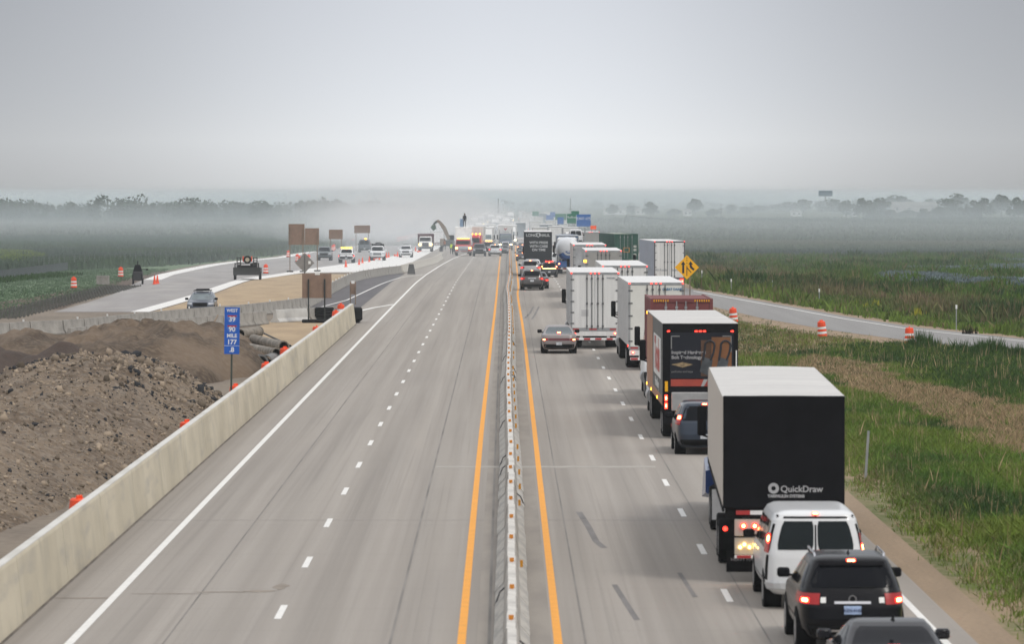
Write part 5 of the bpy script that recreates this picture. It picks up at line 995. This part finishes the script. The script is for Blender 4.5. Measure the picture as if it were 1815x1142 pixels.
# utility trailer with spare tyre
X, Y = at(437.5, 18.6); t = thing('utility_trailer', 'black utility trailer with ladder ends and a spare tyre on top', 'trailer', (X, Y, zr(Y)), 0); bk_ = mat('trailer_black', (.025,.027,.027), .6)
box_part('bed', bk_, t, -1.15, 1.15, 0, 5, .55, .7); mb = MB().box(-1.3,1.3,-.06,0,.45,1.2); mb.build('tailgate', bk_, t)
for sd in (-1,1): box_part('side_wall', bk_, t, sd*1.14-.03, sd*1.14+.03, .0, 4.9, .7, 1.1)
MB().box(-1.05,.2,1.5,3,.7,1.35,.1).box(.25,.9,1.2,2,.7,1.6,.1).build('cargo', dk, t)
mb = MB()
for x in (-1.12,1.12): mb.box(x-.055,x+.055,-.05,.03,.9,1.62)
mb.box(-1.16,1.16,-.05,.03,1.52,1.6); mb.build('rear_frame', bk_, t)
for sd in (-1,1):
    mb = MB(); 
    for x in (sd*.62, sd*.95): mb.box(x-.045,x+.045,.38,.46,.7,2.15)
    for k in range(6): a, b = sorted((sd*.62, sd*.95)); mb.box(a, b, .4,.455,.95+.22*k,1.02+.22*k)
    mb.build('ladder_end', bk_, t); wheel(t, sd*1.2, 1.4, .34, .24, side=sd); box_part('fender', bk_, t, sd*1.2-.17, sd*1.2+.17, .9, 1.9, .7, .76)
o = MB(); n = 28; o.rings([[(.05+q*math.cos(2*math.pi*i/n), yy, 1.93+q*math.sin(2*math.pi*i/n)) for i in range(n)] for q, yy in ((.2,.18),(.2,.06),(.25,.0),(.35,.0),(.38,.05),(.38,.2),(.3,.24))]); sp_ = o.build('spare_tyre', rub, t, 40); MB().cyl((.05,.05,1.93),(.05,.1,1.93),.2,n=20).build('rim', mat('cream_rim', (.45,.4,.3), .5), sp_)
MB().box(-.42,-.3,.3,.5,1.75,2.25).box(.4,.5,.3,.5,1.75,2.25).build('orange_panel', orn, t); MB().hull([(-.3,.3,.7),(1.0,.3,.7),(.9,1.4,.7),(-.2,1.4,.7),(.2,.6,1.25),(.8,.8,1.5),(.5,1.2,1.3)]).build('cargo_tarp', dk, t)
# hazy machines far along the work zone
for px, s_, z1, lab, m in ((722,7.2,3.6,'hazy grey machine, leftmost of the far equipment beyond the dump truck',mat('hazy_grey_paint', (.13,.14,.16), .6)),(738,7.0,4.2,'hazy tall grey machine just beyond the dump truck',M['hazy_grey_paint']),(706,6.4,3.0,'hazy low loader left of the far equipment',M['hazy_grey_paint']),(745,5.6,4.0,'faint large machine behind the dump truck in the smoke',M['hazy_grey_paint']),(772,6.2,3.8,'faint machine under the excavator boom',mat('dull_machine_tan', (.25,.2,.12), .6)),(690,5.2,3.4,'faint machine farthest left in the work zone',M['dull_machine_tan'])):
    X, Y = at(px, s_); t = thing('work_machine', lab, 'machine', (X, Y, zr(Y))); MB().box(-1.3,1.3,0,5,.9,2.0,.15).build('machine_body', m, t); MB().hull([(-.9,.6,2.0),(.9,.6,2.0),(-.9,2.6,2.0),(.9,2.6,2.0),(-.7,.8,z1),(.7,.8,z1),(-.7,2.3,z1),(.7,2.3,z1)]).build('operator_cab', glass, t)
    for sd in (-1,1):
        for y in (.8, 4.0): wheel(t, sd*1.2, y, .7, .5, side=sd)
    MB().tube([(.9,3.0,2.0),(.9,3.0,z1)], .1).build('exhaust', dk, t)
# people
def person(lab, x, y, z, vest, pants, pose='stand', s=1.0, face=0, skin=(.35,.2,.14), hat=None):
    t = thing('person', lab, 'person', (x, y, z), face); me = bpy.data.meshes.new('body')
    hh = .97*s; P = {'pel': (0,0,hh-.02), 'ch': (0,0,1.35*s), 'nk': (0,0,1.50*s), 'hd': (0,-.01,1.64*s), 'ht': (0,0,1.76*s),
      'hl': (-.1,0,hh-.08), 'kl': (-.13,-.02,.5*s), 'al': (-.14,.02,.08), 'tl': (-.15,-.14,.04), 'hr': (.1,0,hh-.08), 'kr': (.13,-.03,.5*s), 'ar': (.15,.02,.08), 'tr': (.16,-.14,.04),
      'sl': (-.19,0,1.42*s), 'el': (-.27,.02,1.13*s), 'wl': (-.25,-.12,.9*s), 'fl': (-.24,-.17,.82*s), 'sr': (.19,0,1.42*s), 'er': (.27,.02,1.13*s), 'wr': (.25,-.12,.9*s), 'fr': (.24,-.17,.82*s)}
    rad = {'pel': .15, 'ch': .17, 'nk': .07, 'hd': .105, 'ht': .07, 'hl': .1, 'kl': .075, 'al': .05, 'tl': .04, 'hr': .1, 'kr': .075, 'ar': .05, 'tr': .04, 'sl': .075, 'el': .05, 'wl': .035, 'fl': .03, 'sr': .075, 'er': .05, 'wr': .035, 'fr': .03}
    ks = list(P); E = [('pel','ch'),('ch','nk'),('nk','hd'),('hd','ht'),('pel','hl'),('hl','kl'),('kl','al'),('al','tl'),('pel','hr'),('hr','kr'),('kr','ar'),('ar','tr'),('ch','sl'),('sl','el'),('el','wl'),('wl','fl'),('ch','sr'),('sr','er'),('er','wr'),('wr','fr')]
    me.from_pydata([P[k] for k in ks], [(ks.index(a), ks.index(b)) for a, b in E], []); o = link('body', me, t); me.materials.append(pants)
    m = o.modifiers.new('skin', 'SKIN'); sk_ = me.skin_vertices[0].data
    for i, k in enumerate(ks): sk_[i].radius = (rad[k], rad[k]*.85); sk_[i].use_root = k == 'pel'
    o.modifiers.new('sub', 'SUBSURF').render_levels = 1
    v = MB(); n = 16; v.rings([[(w*math.cos(2*math.pi*i/n), w*.72*math.sin(2*math.pi*i/n), zz_*s) for i in range(n)] for w, zz_ in ((.19,.95),(.195,1.1),(.215,1.3),(.21,1.42),(.12,1.5))]); v.build('jacket', vest, t, 50)
    MB().lathe((0,-.01,1.53*s), [(.06,0),(.1,.06),(.108,.13),(.09,.2),(.04,.24)], 14).build('head', mat('skin_tone', (.35,.2,.14), .6), t, 60); MB().lathe((0,0,1.64*s), [(.15,.0),(.125,.02),(.115,.1),(.03,.16)], 14).build('helmet', hat or dk, t, 50)
    return t
hv = mat('hi_vis_yellow', (.55,.75,.02), .6, emit=0); dkc = mat('dark_clothing', (.03,.035,.045), .8)
X, Y = at(800, 11.5); person('person in a yellow high visibility vest standing left of the red emergency truck', X, Y, zr(Y), hv, dkc, s=1.05)
X, Y = at(804.5, 11.6); person('person in dark clothing beside the one in the yellow vest', X, Y, zr(Y), dkc, dkc)
X, Y = at(786.5, 10.9); person('person in orange and dark jacket behind the end of the pale barriers', X, Y+12, zr(Y)+.2, mat('orange_jacket', (.3,.12,.06), .8), dkc)
X, Y = at(823.5, 12.0); t = thing('rooftop_pedestal', 'pale blue equipment box on the roof of the white truck box', 'equipment', (X-.45, Y+6.5, zr(Y)+4.3)); MB().box(-.3,.2,-.3,.3,0,1.2,.03).build('box', mat('pale_blue_box', (.25,.35,.5), .5), t)
person('person in dark gear standing on the roof of the red emergency truck', X-.05, Y+6.2, zr(Y)+4.3, dkc, dkc, s=1.15)
# ---------------------------------------------------------------- vegetation
mg = attr_mat('plant_leaves', .75)
def blades(name, label, X, Y, h, w, col, K=5, lean=.35, spread=.12, z0=-.03, cat='grass', kind='stuff', jitter=.3):
    N = len(X); Z = np.interp(Y, KN, KZ)+z0
    bx = np.repeat(X, K)+RNG.normal(0, 1, N*K)*np.repeat(spread*np.ones(N), K); by = np.repeat(Y, K)+RNG.normal(0, 1, N*K)*np.repeat(spread*np.ones(N), K); bz = np.repeat(Z, K)
    H = np.repeat(h, K)*RNG.uniform(.5, 1.15, N*K); a = RNG.uniform(0, 2*np.pi, N*K); ln = RNG.normal(0, lean, N*K)*H; wd = np.repeat(w*np.ones(N), K)*RNG.uniform(.6, 1.3, N*K)
    dx, dy = np.cos(a), np.sin(a); l2 = RNG.uniform(0, 2*np.pi, N*K); lx, ly = np.cos(l2)*ln, np.sin(l2)*ln
    V = np.empty((N*K, 4, 3)); 
    V[:,0] = np.stack([bx-dx*wd/2, by-dy*wd/2, bz], -1); V[:,1] = np.stack([bx+dx*wd/2, by+dy*wd/2, bz], -1)
    V[:,2] = np.stack([bx+lx*.5+dx*wd*.45, by+ly*.5+dy*wd*.45, bz+H*.6], -1); V[:,3] = np.stack([bx+lx, by+ly, bz+H], -1)
    F = (np.array([[0,1,2],[0,2,3]])[None]+np.arange(N*K)[:,None,None]*4).reshape(-1,3)
    c = np.repeat(np.repeat(col, K, 0)*RNG.uniform(1-jitter, 1+jitter, (N*K, 1)), 4, 0)
    me = np_mesh(name, V.reshape(-1,3), F, mg, c); o = link(name, me); return tag(o, label, cat, kind=kind)
def pts(poly, dens):
    P = np.array(poly); x0, y0 = P.min(0); x1, y1 = P.max(0); n = int((x1-x0)*(y1-y0)*dens); X = RNG.uniform(x0, x1, n); Y = RNG.uniform(y0, y1, n)
    k = inpoly(X, Y, poly); return X[k], Y[k]
GRN = np.array([.088,.168,.024]); DGR = np.array([.036,.078,.018]); STR = np.array([.38,.28,.165]); YGR = np.array([.155,.215,.035]); BRN = np.array([.20,.145,.085])
rLi = lambda y: np.interp(y, [p[1] for p in rL], [p[0] for p in rL]); rRi = lambda y: np.interp(y, [p[1] for p in rR], [p[0] for p in rR])
straw = gp((1420,640),(1480,640),(1570,672),(1700,700),(1860,742),(1900,830),(1700,770),(1560,715),(1440,675)); tanp = gp((1290,560),(1400,575),(1470,590),(1640,612),(1500,622),(1400,628),(1290,640)); dkp = gp((1560,600),(1900,640),(1900,715),(1700,690),(1560,655),(1480,625))
# verge between road and ramp
edge = [(9.75,84),(9.75,440),(12,400),(14.4,345)]; reg = [(9.7,82),(9.7,330),(10.6,400),(11.2,420)]+[(p[0]-.35,p[1]) for p in rL if p[1] < 410][::-1]+[(32,200),(22,110),(16,82)]
X, Y = pts(reg, 21); nz = fbm(X*.32, Y*.10, 21); n2 = fbm(X*1.1, Y*.4, 22); fr = X-9.6; frr = rLi(Y)-X
thin = np.clip(.25+(fr+n2*2.2-1.1)/2.6, .06, 1)*np.clip((fr-.1)*3,0,1)*np.clip((frr-.6-n2*2)/2.5+.15, .1, 1)
jx, jy = (fbm(X*.5, Y*.2, 71)-.5)*4.5, (fbm(X*.4, Y*.15, 72)-.5)*26; ins_s = inpoly(X+jx, Y+jy, straw); ins_t = inpoly(X+jx*.5, Y+jy*.5, tanp); ins_d = inpoly(X+jx, Y+jy, dkp)
thin = np.where(ins_t, thin*.35, thin); keep = RNG.random(len(X)) < thin*np.where(Y > 230, .6, 1)
X, Y, nz, n2, ins_s, ins_t, ins_d, fr = [q[keep] for q in (X, Y, nz, n2, ins_s, ins_t, ins_d, fr)]
def mixc(a, b, f): f = np.clip(f, 0, 1)[:, None]; return a*(1-f)+b*f
C = mixc(np.tile(GRN, (len(X),1)), YGR, (nz-.42)*4); C = mixc(C, DGR, (.47-nz)*6); C = mixc(C, STR, (n2-.62)*5*(RNG.random(len(X)) < .35)); C = mixc(C, BRN, np.where(RNG.random(len(X)) < .07, .7, 0)); C = mixc(C, np.where((RNG.random(len(X)) < .2)[:,None], STR*.8, YGR), (2.6-fr)*.4)
C = np.where((ins_s & (RNG.random(len(X)) < .85))[:,None], STR*RNG.uniform(.6,1.2,(len(X),1)), C); C = np.where((ins_t & (RNG.random(len(X)) < .6))[:,None], np.array([.2,.17,.08]), C); C = np.where((ins_d & (RNG.random(len(X)) < .7))[:,None], DGR, C)
h = (.12+.5*nz+.16*n2)*np.where(ins_d, 1.15, 1)*np.clip((rLi(Y)-X)*.22, .3, 1)*np.clip(.35+fr*.3, .35, 1)*np.where(ins_t, .6, 1); gw = np.where(Y > 200, .045, .026)
blades('verge_grass', 'uneven green and straw coloured grass between the road shoulder and the ramp', X, Y, h*.78, gw, C, 8, .6, .14)
sheet('verge_soil', [(9.5,60),(9.6,300),(10.3,420)], sorted([(16,60),(24,140),(30,200)]+shift([p for p in rL if p[1] < 420], -1.6), key=lambda p: p[1]), -.020, noise_layers('verge_soil', (.27,.20,.125), [(.45,(1,.35,1),.42,.6,(.10,.12,.035),.95,6),(3,(1,1,1),.5,.66,(.30,.225,.15),.8,6)], .95)[0])
bu = RNG.random(len(X)) < .012*np.clip((fr-1)*.6, 0, 1); q = fbm(X*.5, Y*.2, 81) > .53; bu |= q & (RNG.random(len(X)) < .05) & (fr > 1.5)
blades('verge_weeds', 'taller dark and yellowish weeds scattered through the verge grass', X[bu], Y[bu], .16+.25*RNG.random(bu.sum()), .045, np.where((RNG.random(bu.sum()) < .6)[:,None], DGR, np.where((RNG.random(bu.sum()) < .5)[:,None], YGR*1.1, BRN*.7)), 9, .35, .16)
sh = RNG.random(len(X)) < .025; blades('seed_stalks', 'thin pale seed stalks standing above the verge grass', X[sh], Y[sh], h[sh]+.18+.25*RNG.random(sh.sum()), .014, np.tile(STR*1.15, (sh.sum(),1)), 3, .15, .08)
# beyond the ramp
reg = [(p[0]+1.1,p[1]) for p in rR if p[1] < 540]+[(14,640),(110,640),(75,420),(52,300),(36,200)]
X, Y = pts(reg, 3.6); cr1 = gp((1540,500),(1600,482),(1700,468),(1830,462),(1960,462),(1960,520),(1815,515),(1700,512),(1640,508)); kk = ~(inpoly(X, Y, cr1) & (RNG.random(len(X)) < .9) & (fbm(X*.12, Y*.035, 41) > .44)); X, Y = X[kk], Y[kk]; d = X-rRi(Y); nz = fbm(X*.12, Y*.04, 31); n2 = fbm(X*.6, Y*.2, 32)
C = mixc(np.tile(GRN*.85, (len(X),1)), BRN*.9, (n2-.35)*3*np.exp(-((d-9)/5)**2)); C = mixc(C, DGR, (nz-.45)*6); C = mixc(C, YGR, np.where((d < 3), .5, 0)); C = mixc(C, BRN, np.where(RNG.random(len(X)) < .15, .7, 0))
blades('roadside_weeds', 'dense green and brown weeds beyond the ramp', X, Y, .3+3.6*np.clip(n2*.6+nz*.4-.42, 0, .35)+.3*n2, .17, C, 6, .35, .28)
m_crop = noise_layers('wet_crop', (.06,.10,.055), [(.4,(1,.3,1),.4,.6,(.05,.09,.045),.8,4)], .9)[0]
# pale blue green crop patch and far fields
cr1 = gp((1540,500),(1600,482),(1700,468),(1830,462),(1960,462),(1960,520),(1815,515),(1700,512),(1640,508)); X, Y = pts(cr1, 2.6); k = fbm(X*.12, Y*.035, 41) > .44; X, Y = X[k], Y[k]
blades('cabbage_crop', 'pale blue green leafy crop patch in the wet field at right', X, Y, np.full(len(X), .32), .32, np.tile([.13,.17,.18], (len(X),1)), 4, .7, .35, z0=.3)
reg = [(16,560),(14,640),(14,1000),(230,1000),(120,470),(75,400)]; X, Y = pts(reg, .42); kk = ~inpoly(X, Y, cr1); X, Y = X[kk], Y[kk]; nz = fbm(X*.03, Y*.012, 51)
C = mixc(np.tile([.09,.12,.08], (len(X),1)), np.array([.14,.115,.08]), np.exp(-((Y-560+.4*X)/70)**2)); C = mixc(C, np.array([.045,.07,.055]), np.exp(-((Y-690)/45)**2)*1.2); C = mixc(C, np.array([.13,.125,.085]), (Y-740)/200)
blades('marsh_plants', 'rows of low dark plants over the right hand field', X, Y, .4+.5*nz, .45, C, 5, .5, .6, jitter=.14)
for side_, x0_, x1_ in (('left', -330, -32), ('right', 15, 420)):
    X = RNG.uniform(x0_, x1_, 26000); Y = 1000*(1.9**(RNG.random(26000)**1.3)); k = np.abs(X) < Y*.14+20; X, Y = X[k], Y[k]; blades('field_plants', 'far pale field plants fading into the mist on the '+side_, X, Y, .3+.9*RNG.random(len(X)), .9, np.tile([.075,.095,.06], (len(X),1)), 3, .4, .9)
reg = [(-40,560),(-60,420),(-68,420),(-140,560),(-150,1100),(-32,1100),(-31,800)]; X, Y = pts(reg, .85); nz = fbm(X*.04, Y*.015, 61)
C = mixc(np.tile([.065,.09,.068], (len(X),1)), np.array([.075,.11,.065]), (nz-.4)*4)
blades('corn_field', 'dark green corn field stretching away on the left', X, Y, .9+.5*nz, .34, C, 4, .3, .6, jitter=.14)
X, Y = pts(gp((-80,478),(0,476),(60,470),(78,462),(60,455),(0,452),(-80,452)), 2.2); blades('yellow_shrubbery', 'yellow green shrubs at the far left edge', X, Y, np.full(len(X), 1.0), .3, np.tile(YGR*.9, (len(X),1)), 6, .35, .3)
X, Y = pts([(-75,300),(-33,300),(-33,345),(-36,430),(-38,520),(-75,520)], 1.6); nz = fbm(X*.1, Y*.05, 63); blades('verge_grass', 'short green grass on the left verge beyond the dirt bank', X, Y, .08+.12*nz, .14, np.tile([.10,.155,.088], (len(X),1)), 5, .6, .35, jitter=.12)
for k, (a, b, lab) in enumerate((((0,492),(120,478),'dark weeds growing along the silt fence'), )):
    X = np.array([]); 
    P0, P1 = G(-40,503), G(124,487); q = RNG.random(420); X = P0.x+(P1.x-P0.x)*q+RNG.normal(0,.8,420); Y = P0.y+(P1.y-P0.y)*q+RNG.normal(0,4,420); blades('fence_weeds', lab, X, Y, (.25+.25*RNG.random(420)), .2, np.tile(DGR, (420,1)), 6, .3, .25)
def weed(px, py, h, lab, col, n=60, sp=.35, group=None, name='weed_bush', w=.05, s=None):
    p = G(px, py); X = p.x+RNG.normal(0, sp, n); Y = p.y+RNG.normal(0, sp, n); d = np.hypot(X-p.x, Y-p.y); o = blades(name, lab, X, Y, h*np.clip(1.1-d/(sp*3.5), .3, 1), w, np.tile(col, (n,1)), 7, .22, .1, cat='plant', kind='thing')
    if group: o['group'] = group
for px, py, h, n in ((1632,622,1.15,70),(1648,624,.9,50),(1700,630,.9,60),(1745,632,1.0,70),(1763,634,1.1,70),(1725,636,.8,50),(1805,640,.9,60),(1670,634,.7,50)): weed(px, py, h, 'dark green leafy weed bush at the lower edge of the ramp', DGR*1.1, n, .5, 'dark weeds below the ramp')
for px, py in ((1412,524),(1525,548),(1550,549),(1628,566),(1533,552)): weed(px, py, .8, 'bright yellow flowering weed beyond the ramp', np.array([.38,.36,.03]), 14, .3, 'yellow flowers beyond the ramp', 'flowering_weed', .08)
for px, py, h in ((1540,618,.55),(1550,620,.5),(1590,566,.6),(1583,563,.7),(1608,566,.65),(1712,592,.6),(1722,592,.7),(1575,562,.5)): weed(px, py, h, 'black dried dock stalk standing in the weeds', np.array([.02,.015,.012]), 5, .12, 'black dried stalks', 'dry_stalk', .05)
# ---------------------------------------------------------------- trees
mt = attr_mat('tree_leaves', .8); bark = mat('bark', (.06,.05,.04), .9)
def tree_meshes(h, w, seed, nl=20, nq=1700, q=.55):
    r = np.random.default_rng(seed); cs = np.stack([r.normal(0, w*.24, nl), r.normal(0, w*.24, nl), r.uniform(h*.24, h*.84, nl)], -1); rad = r.uniform(.13, .30, nl)*w; cs[:, :2] *= (1.2-cs[:, 2:3]/h*.55)
    k = r.integers(0, nl, nq); u = r.normal(size=(nq,3)); u /= np.linalg.norm(u, axis=1)[:,None]; P = cs[k]+u*(rad[k]*r.uniform(.55, 1.08, nq)**.5)[:,None]*np.array([1,1,.8])
    n = r.normal(size=(nq,3)); n /= np.linalg.norm(n, axis=1)[:,None]; a = np.cross(n, r.normal(size=(nq,3))); a /= np.linalg.norm(a, axis=1)[:,None]; b = np.cross(n, a); s = r.uniform(.6, 1.3, nq)[:,None]*q
    V = np.stack([P-a*s, P-b*s*.6, P+a*s, P+b*s*.6], 1); F = (np.arange(4)[None]+np.arange(nq)[:,None]*4)
    c = np.repeat(np.array([.055,.08,.052])*r.uniform(.75, 1.25, (nq,1)), 4, 0); return V.reshape(-1,3), F, c, cs
def tree(x, y, h, w, seed, lab, name='tree', group=None, z=None):
    t = thing(name, lab, 'tree', (x, y, zr(y) if z is None else z), 0, group); V, F, c, cs = tree_meshes(h, w, seed, q=max(.35, h*.055)); link('crown', np_mesh('crown', V, F, mt, c, 4), t)
    mb = MB().cyl((0,0,0),(0,0,h*.5),h*.035,h*.02,8)
    for p in cs[:5]: mb.cyl((0,0,h*.3),tuple(p),h*.015,h*.006,5)
    mb.build('trunk', bark, t); return t
proto = [tree(-60-40*i, 2600, 10, 9, 100+i, 'x') for i in range(5)]
used = [0]*5
def put_tree(px, s, h, wf, lab, group, i):
    X, Y = at(px, s); p = proto[i]
    t = p if not used[i] else copy_tree(p); used[i] = 1; t.location = (X, Y, zr(Y)); t.scale = (h/10*wf, h/10*wf, h/10); t.rotation_euler.z = rr.random()*6; tag(t, lab, 'tree'); t['group'] = group
g2 = 'hazy trees across the right hand field'; l2 = 'hazy blue grey tree in the far row across the right hand field'
# individual trees, column px, top py, width px
for px, top, wpx, s in ((1560,350,36,4.0),(1590,346,50,3.2),(1530,352,28,4.3),(1645,352,30,3.4),(1680,352,40,4.2),(1702,343,38,3.4),(1740,352,34,4.4),(1775,345,36,4.0),(1805,351,30,4.6),(1830,347,40,4.2),(1500,355,30,4.0),(1480,352,34,3.6),(1425,353,34,3.4),(1455,356,26,3.2),(1395,358,30,3.3),(1120,364,26,3.6),(1087,362,20,3.8),(1153,358,24,4.0),(1195,370,24,4.0),(1232,352,26,3.7),(1296,362,18,3.6),(1265,370,24,4.0),(1345,364,34,3.4),(1375,362,28,3.2),(1610,372,34,4.2),(1640,370,30,4.4),(1575,372,30,4.3),(1665,366,26,4.4),(1545,371,24,4.4),(1322,366,24,3.6),(1720,366,40,4.4),(1855,352,40,4.2),(1015,372,30,3.0),(1050,370,30,3.0),(975,372,26,2.8)):
    zt_ = CAMH-(top-338)/s; Y = FPX/s; h = zt_-zr(Y); put_tree(px, s, h, (wpx/s)/9/(h/10), l2, g2, rr.randrange(5))
# left wood and far low background woods, one mass each
def wood_mass(name, lab, pxs, s0, topf, n, q, seed, jit=.35, spread=70):
    r = np.random.default_rng(seed); Vs, Fs, Cs = [], [], []; o = 0
    for i in range(n):
        px = r.uniform(*pxs); s = s0*(1+r.uniform(-jit, jit)*.12); X, Y = at(px, s); h = (CAMH-(topf(px)+r.uniform(-.5,5)-338)/s)-zr(Y); h = max(h, 2.5); V, F, c, _ = tree_meshes(h, h*r.uniform(.8,1.4), seed*1000+i, 6, q, h*.075)
        V[:, 2] = V[:, 2]*1.0; low = r.random(len(V)//4) < .35; V = V.reshape(-1,4,3); V[low,:,2] *= r.uniform(.1,.6,(low.sum(),1)); V = V.reshape(-1,3)
        Vs.append(V+np.array([X, Y+r.uniform(-spread,spread), zr(Y)])); Fs.append(F+o); Cs.append(c); o += len(V)
    ob = link(name, np_mesh(name, np.concatenate(Vs), np.concatenate(Fs), mt, np.concatenate(Cs), 4)); tag(ob, lab, 'woodland', kind='stuff')
tl = lambda x: np.interp(x, [-60,0,40,55,75,110,140,170,190,205,225,240,300,350,380,420,500,560,585,600,700,760], [352,352,351,358,359,355,357,358,348,345,349,357,355,352,356,354,356,354,349,355,357,362])
wood_mass('treeline', 'long hazy blue grey wood along the far side of the left field', (-90, 760), 4.45, tl, 190, 300, 5)
wood_mass('treeline', 'very faint woods low on the horizon ahead and to the right', (640, 1900), 2.75, lambda x: 355+2.5*math.sin(x*.02)+1.5*math.sin(x*.07), 110, 160, 6)
# far buildings
for px, py, wpx, hp, s, lab in ((1090,373,40,9,3.7,'long low white building behind the blue guide sign'),(1135,373,16,7,3.7,'small pale building right of the long white one'),(1219,374,14,7,3.9,'small white building below the lone leaning tree'),(1412,376,18,6,3.9,'small bright house left of the billboard pole'),(1502,377,10,6,4.0,'small white house among the hazy trees'),(1515,377,8,5,4.0,'tiny white shed beside the small white house'),(1622,366,84,16,3.7,'wide pinkish grey industrial shed behind the right hand trees'),(722,386,14,8,4.6,'faint white shed in the smoke left of the dump truck')):
    X, Y = at(px, s); t = thing('farm_building', lab, 'building', (X, Y, zr(Y))); w_, z1 = wpx/s/2, CAMH-(py-hp/2-338)/s-zr(Y); d_ = 8
    wm_ = mat('shed_wall', (.42,.38,.37), .8) if wpx > 60 else mat('pale_siding', (.7,.7,.68), .7)
    box_part('wall', wm_, t, -w_, w_, 0, d_, 0, z1*.72); MB().poly([(-w_-.3,z1*.72),(w_+.3,z1*.72),(w_-.5,z1),(-w_+.5,z1)], 'xz', -.4, d_+.4).build('roof', mat('pale_roof', (.5,.49,.48), .7), t)
    for k in range(max(2, int(w_/2.5))): x = -w_+(k+.5)*2*w_/max(2, int(w_/2.5)); box_part('window', glass, t, x-.5, x+.5, -.05, -.005, z1*.3, z1*.55)
# centre pivot irrigator, poles
t = thing('pivot_irrigator', 'long thin irrigation boom on wheeled towers across the right hand field', 'irrigator', (0,0,0)); pv = [at(px, s) for px, s in ((1110,5.4),(1150,5.2),(1200,5.0),(1260,4.9),(1355,4.8),(1450,4.75),(1540,4.7),(1640,4.75),(1740,4.8),(1850,4.9))]; zs_ = [CAMH-(y-338)/s for y, s in zip((382,386,391,393,388.5,388.5,390.5,388,385.5,386),(5.4,5.2,5.0,4.9,4.8,4.75,4.7,4.75,4.8,4.9))]
mb = MB().tube([(x, y, z) for (x, y), z in zip(pv, zs_)], .11, 5); mb.build('water_pipe', dk, t)
for (x, y), z in zip(pv, zs_):
    g0 = zr(y); MB().tube([(x-1.2,y,g0),(x,y,max(z, g0+.5)),(x+1.2,y,g0)], .09, 5).build('tower', dk, t)
for px, py, s, h, lab in ((1278,378,4.6,8.5,'lone utility pole in the right hand field'),(1143,352,3.7,14,'tall thin mast above the far trees'),(883,352,5.2,13,'faint light mast above the far traffic'),(1011,352,4.6,12,'faint mast left of the guide signs')):
    X, Y = at(px, s); t = thing('utility_pole', lab, 'pole', (X, Y, zr(Y))); MB().cyl((0,0,0),(0,0,CAMH-(py-338)/s-zr(Y) if px != 1278 else 5.2),.14,.1,6).build('pole', dk, t); MB().box(-.7,.7,-.05,.05,4.4,4.6).build('crossarm', dk, t)
# ---------------------------------------------------------------- air
def vol(name, me, dens, col, lab, aniso=.0):
    m = bpy.data.materials.new(name); m.use_nodes = True; n = m.node_tree; n.nodes.remove(n.nodes['Principled BSDF']); v = n.nodes.new('ShaderNodeVolumePrincipled')
    v.inputs['Density'].default_value = dens; v.inputs['Color'].default_value = (*col, 1); v.inputs['Anisotropy'].default_value = aniso; n.links.new(v.outputs[0], n.nodes['Material Output'].inputs['Volume'])
    me.materials.clear(); me.materials.append(m); o = link(name, me); return tag(o, lab, 'air', kind='stuff')
vol('haze', MB().box(-2700,2700,-100,8600,-4.6,9.8).mesh('haze', dk), .00014, (.88,.95,1.0), 'thin pale haze over the whole scene')
def puff(x, y, z, rx, ry, rz, d, lab, seed):
    bm = bmesh.new(); bmesh.ops.create_icosphere(bm, subdivisions=4, radius=1); r = np.random.default_rng(seed)
    for v in bm.verts:
        c = v.co; k = 1+.10*math.sin(3*c.x+seed)+.08*math.sin(5*c.y+2*seed)+.07*math.sin(6*c.z+seed*3+4*c.x); v.co = Vector((c.x*rx*k, c.y*ry*k, max(c.z*rz*k, -rz*.5)))
    me = bpy.data.meshes.new('smoke'); bm.to_mesh(me); bm.free(); o = vol('smoke', me, d, (.98,.985,1), lab); o.location = (x, y, z); return o
for k, f in enumerate((.55, .8, 1.05, 1.35)):
    puff(-21, 905+20*k, 1, 15*f+2, 150*f, 6.5*f, .0014, ('dense inner','thick','looser','thin outer')[k]+' white smoke drifting over the emergency scene', k+1)
    puff(-26, 1090+20*k, 1, 26*f, 240*f, 6.5*f, .0009, ('dense inner','thick','looser','thin outer')[k]+' smoke bank behind the emergency scene', k+5)
for k, f in enumerate((.7, 1.0, 1.3)): puff(-150, 1400, -3.5, 300, 420*f, 2.0*f, .0007, ('lowest','middle','upper')[k]+' layer of ground mist over the far left field', 9+k)
for k, (rz_, y0_) in enumerate(((5, 2760), (7, 2800), (9, 2840))):
    vol('mist', MB().lathe((0,0,0), [(2500*math.cos(a_), rz_*math.sin(a_)) for a_ in np.linspace(-.15, 1.5, 12)], 48).mesh('mist', dk), .00030, (.86,.945,1.0), ('lowest','middle','topmost')[k]+' layer of the distant mist bank that swallows fields and woods').location = (0, y0_, -1)
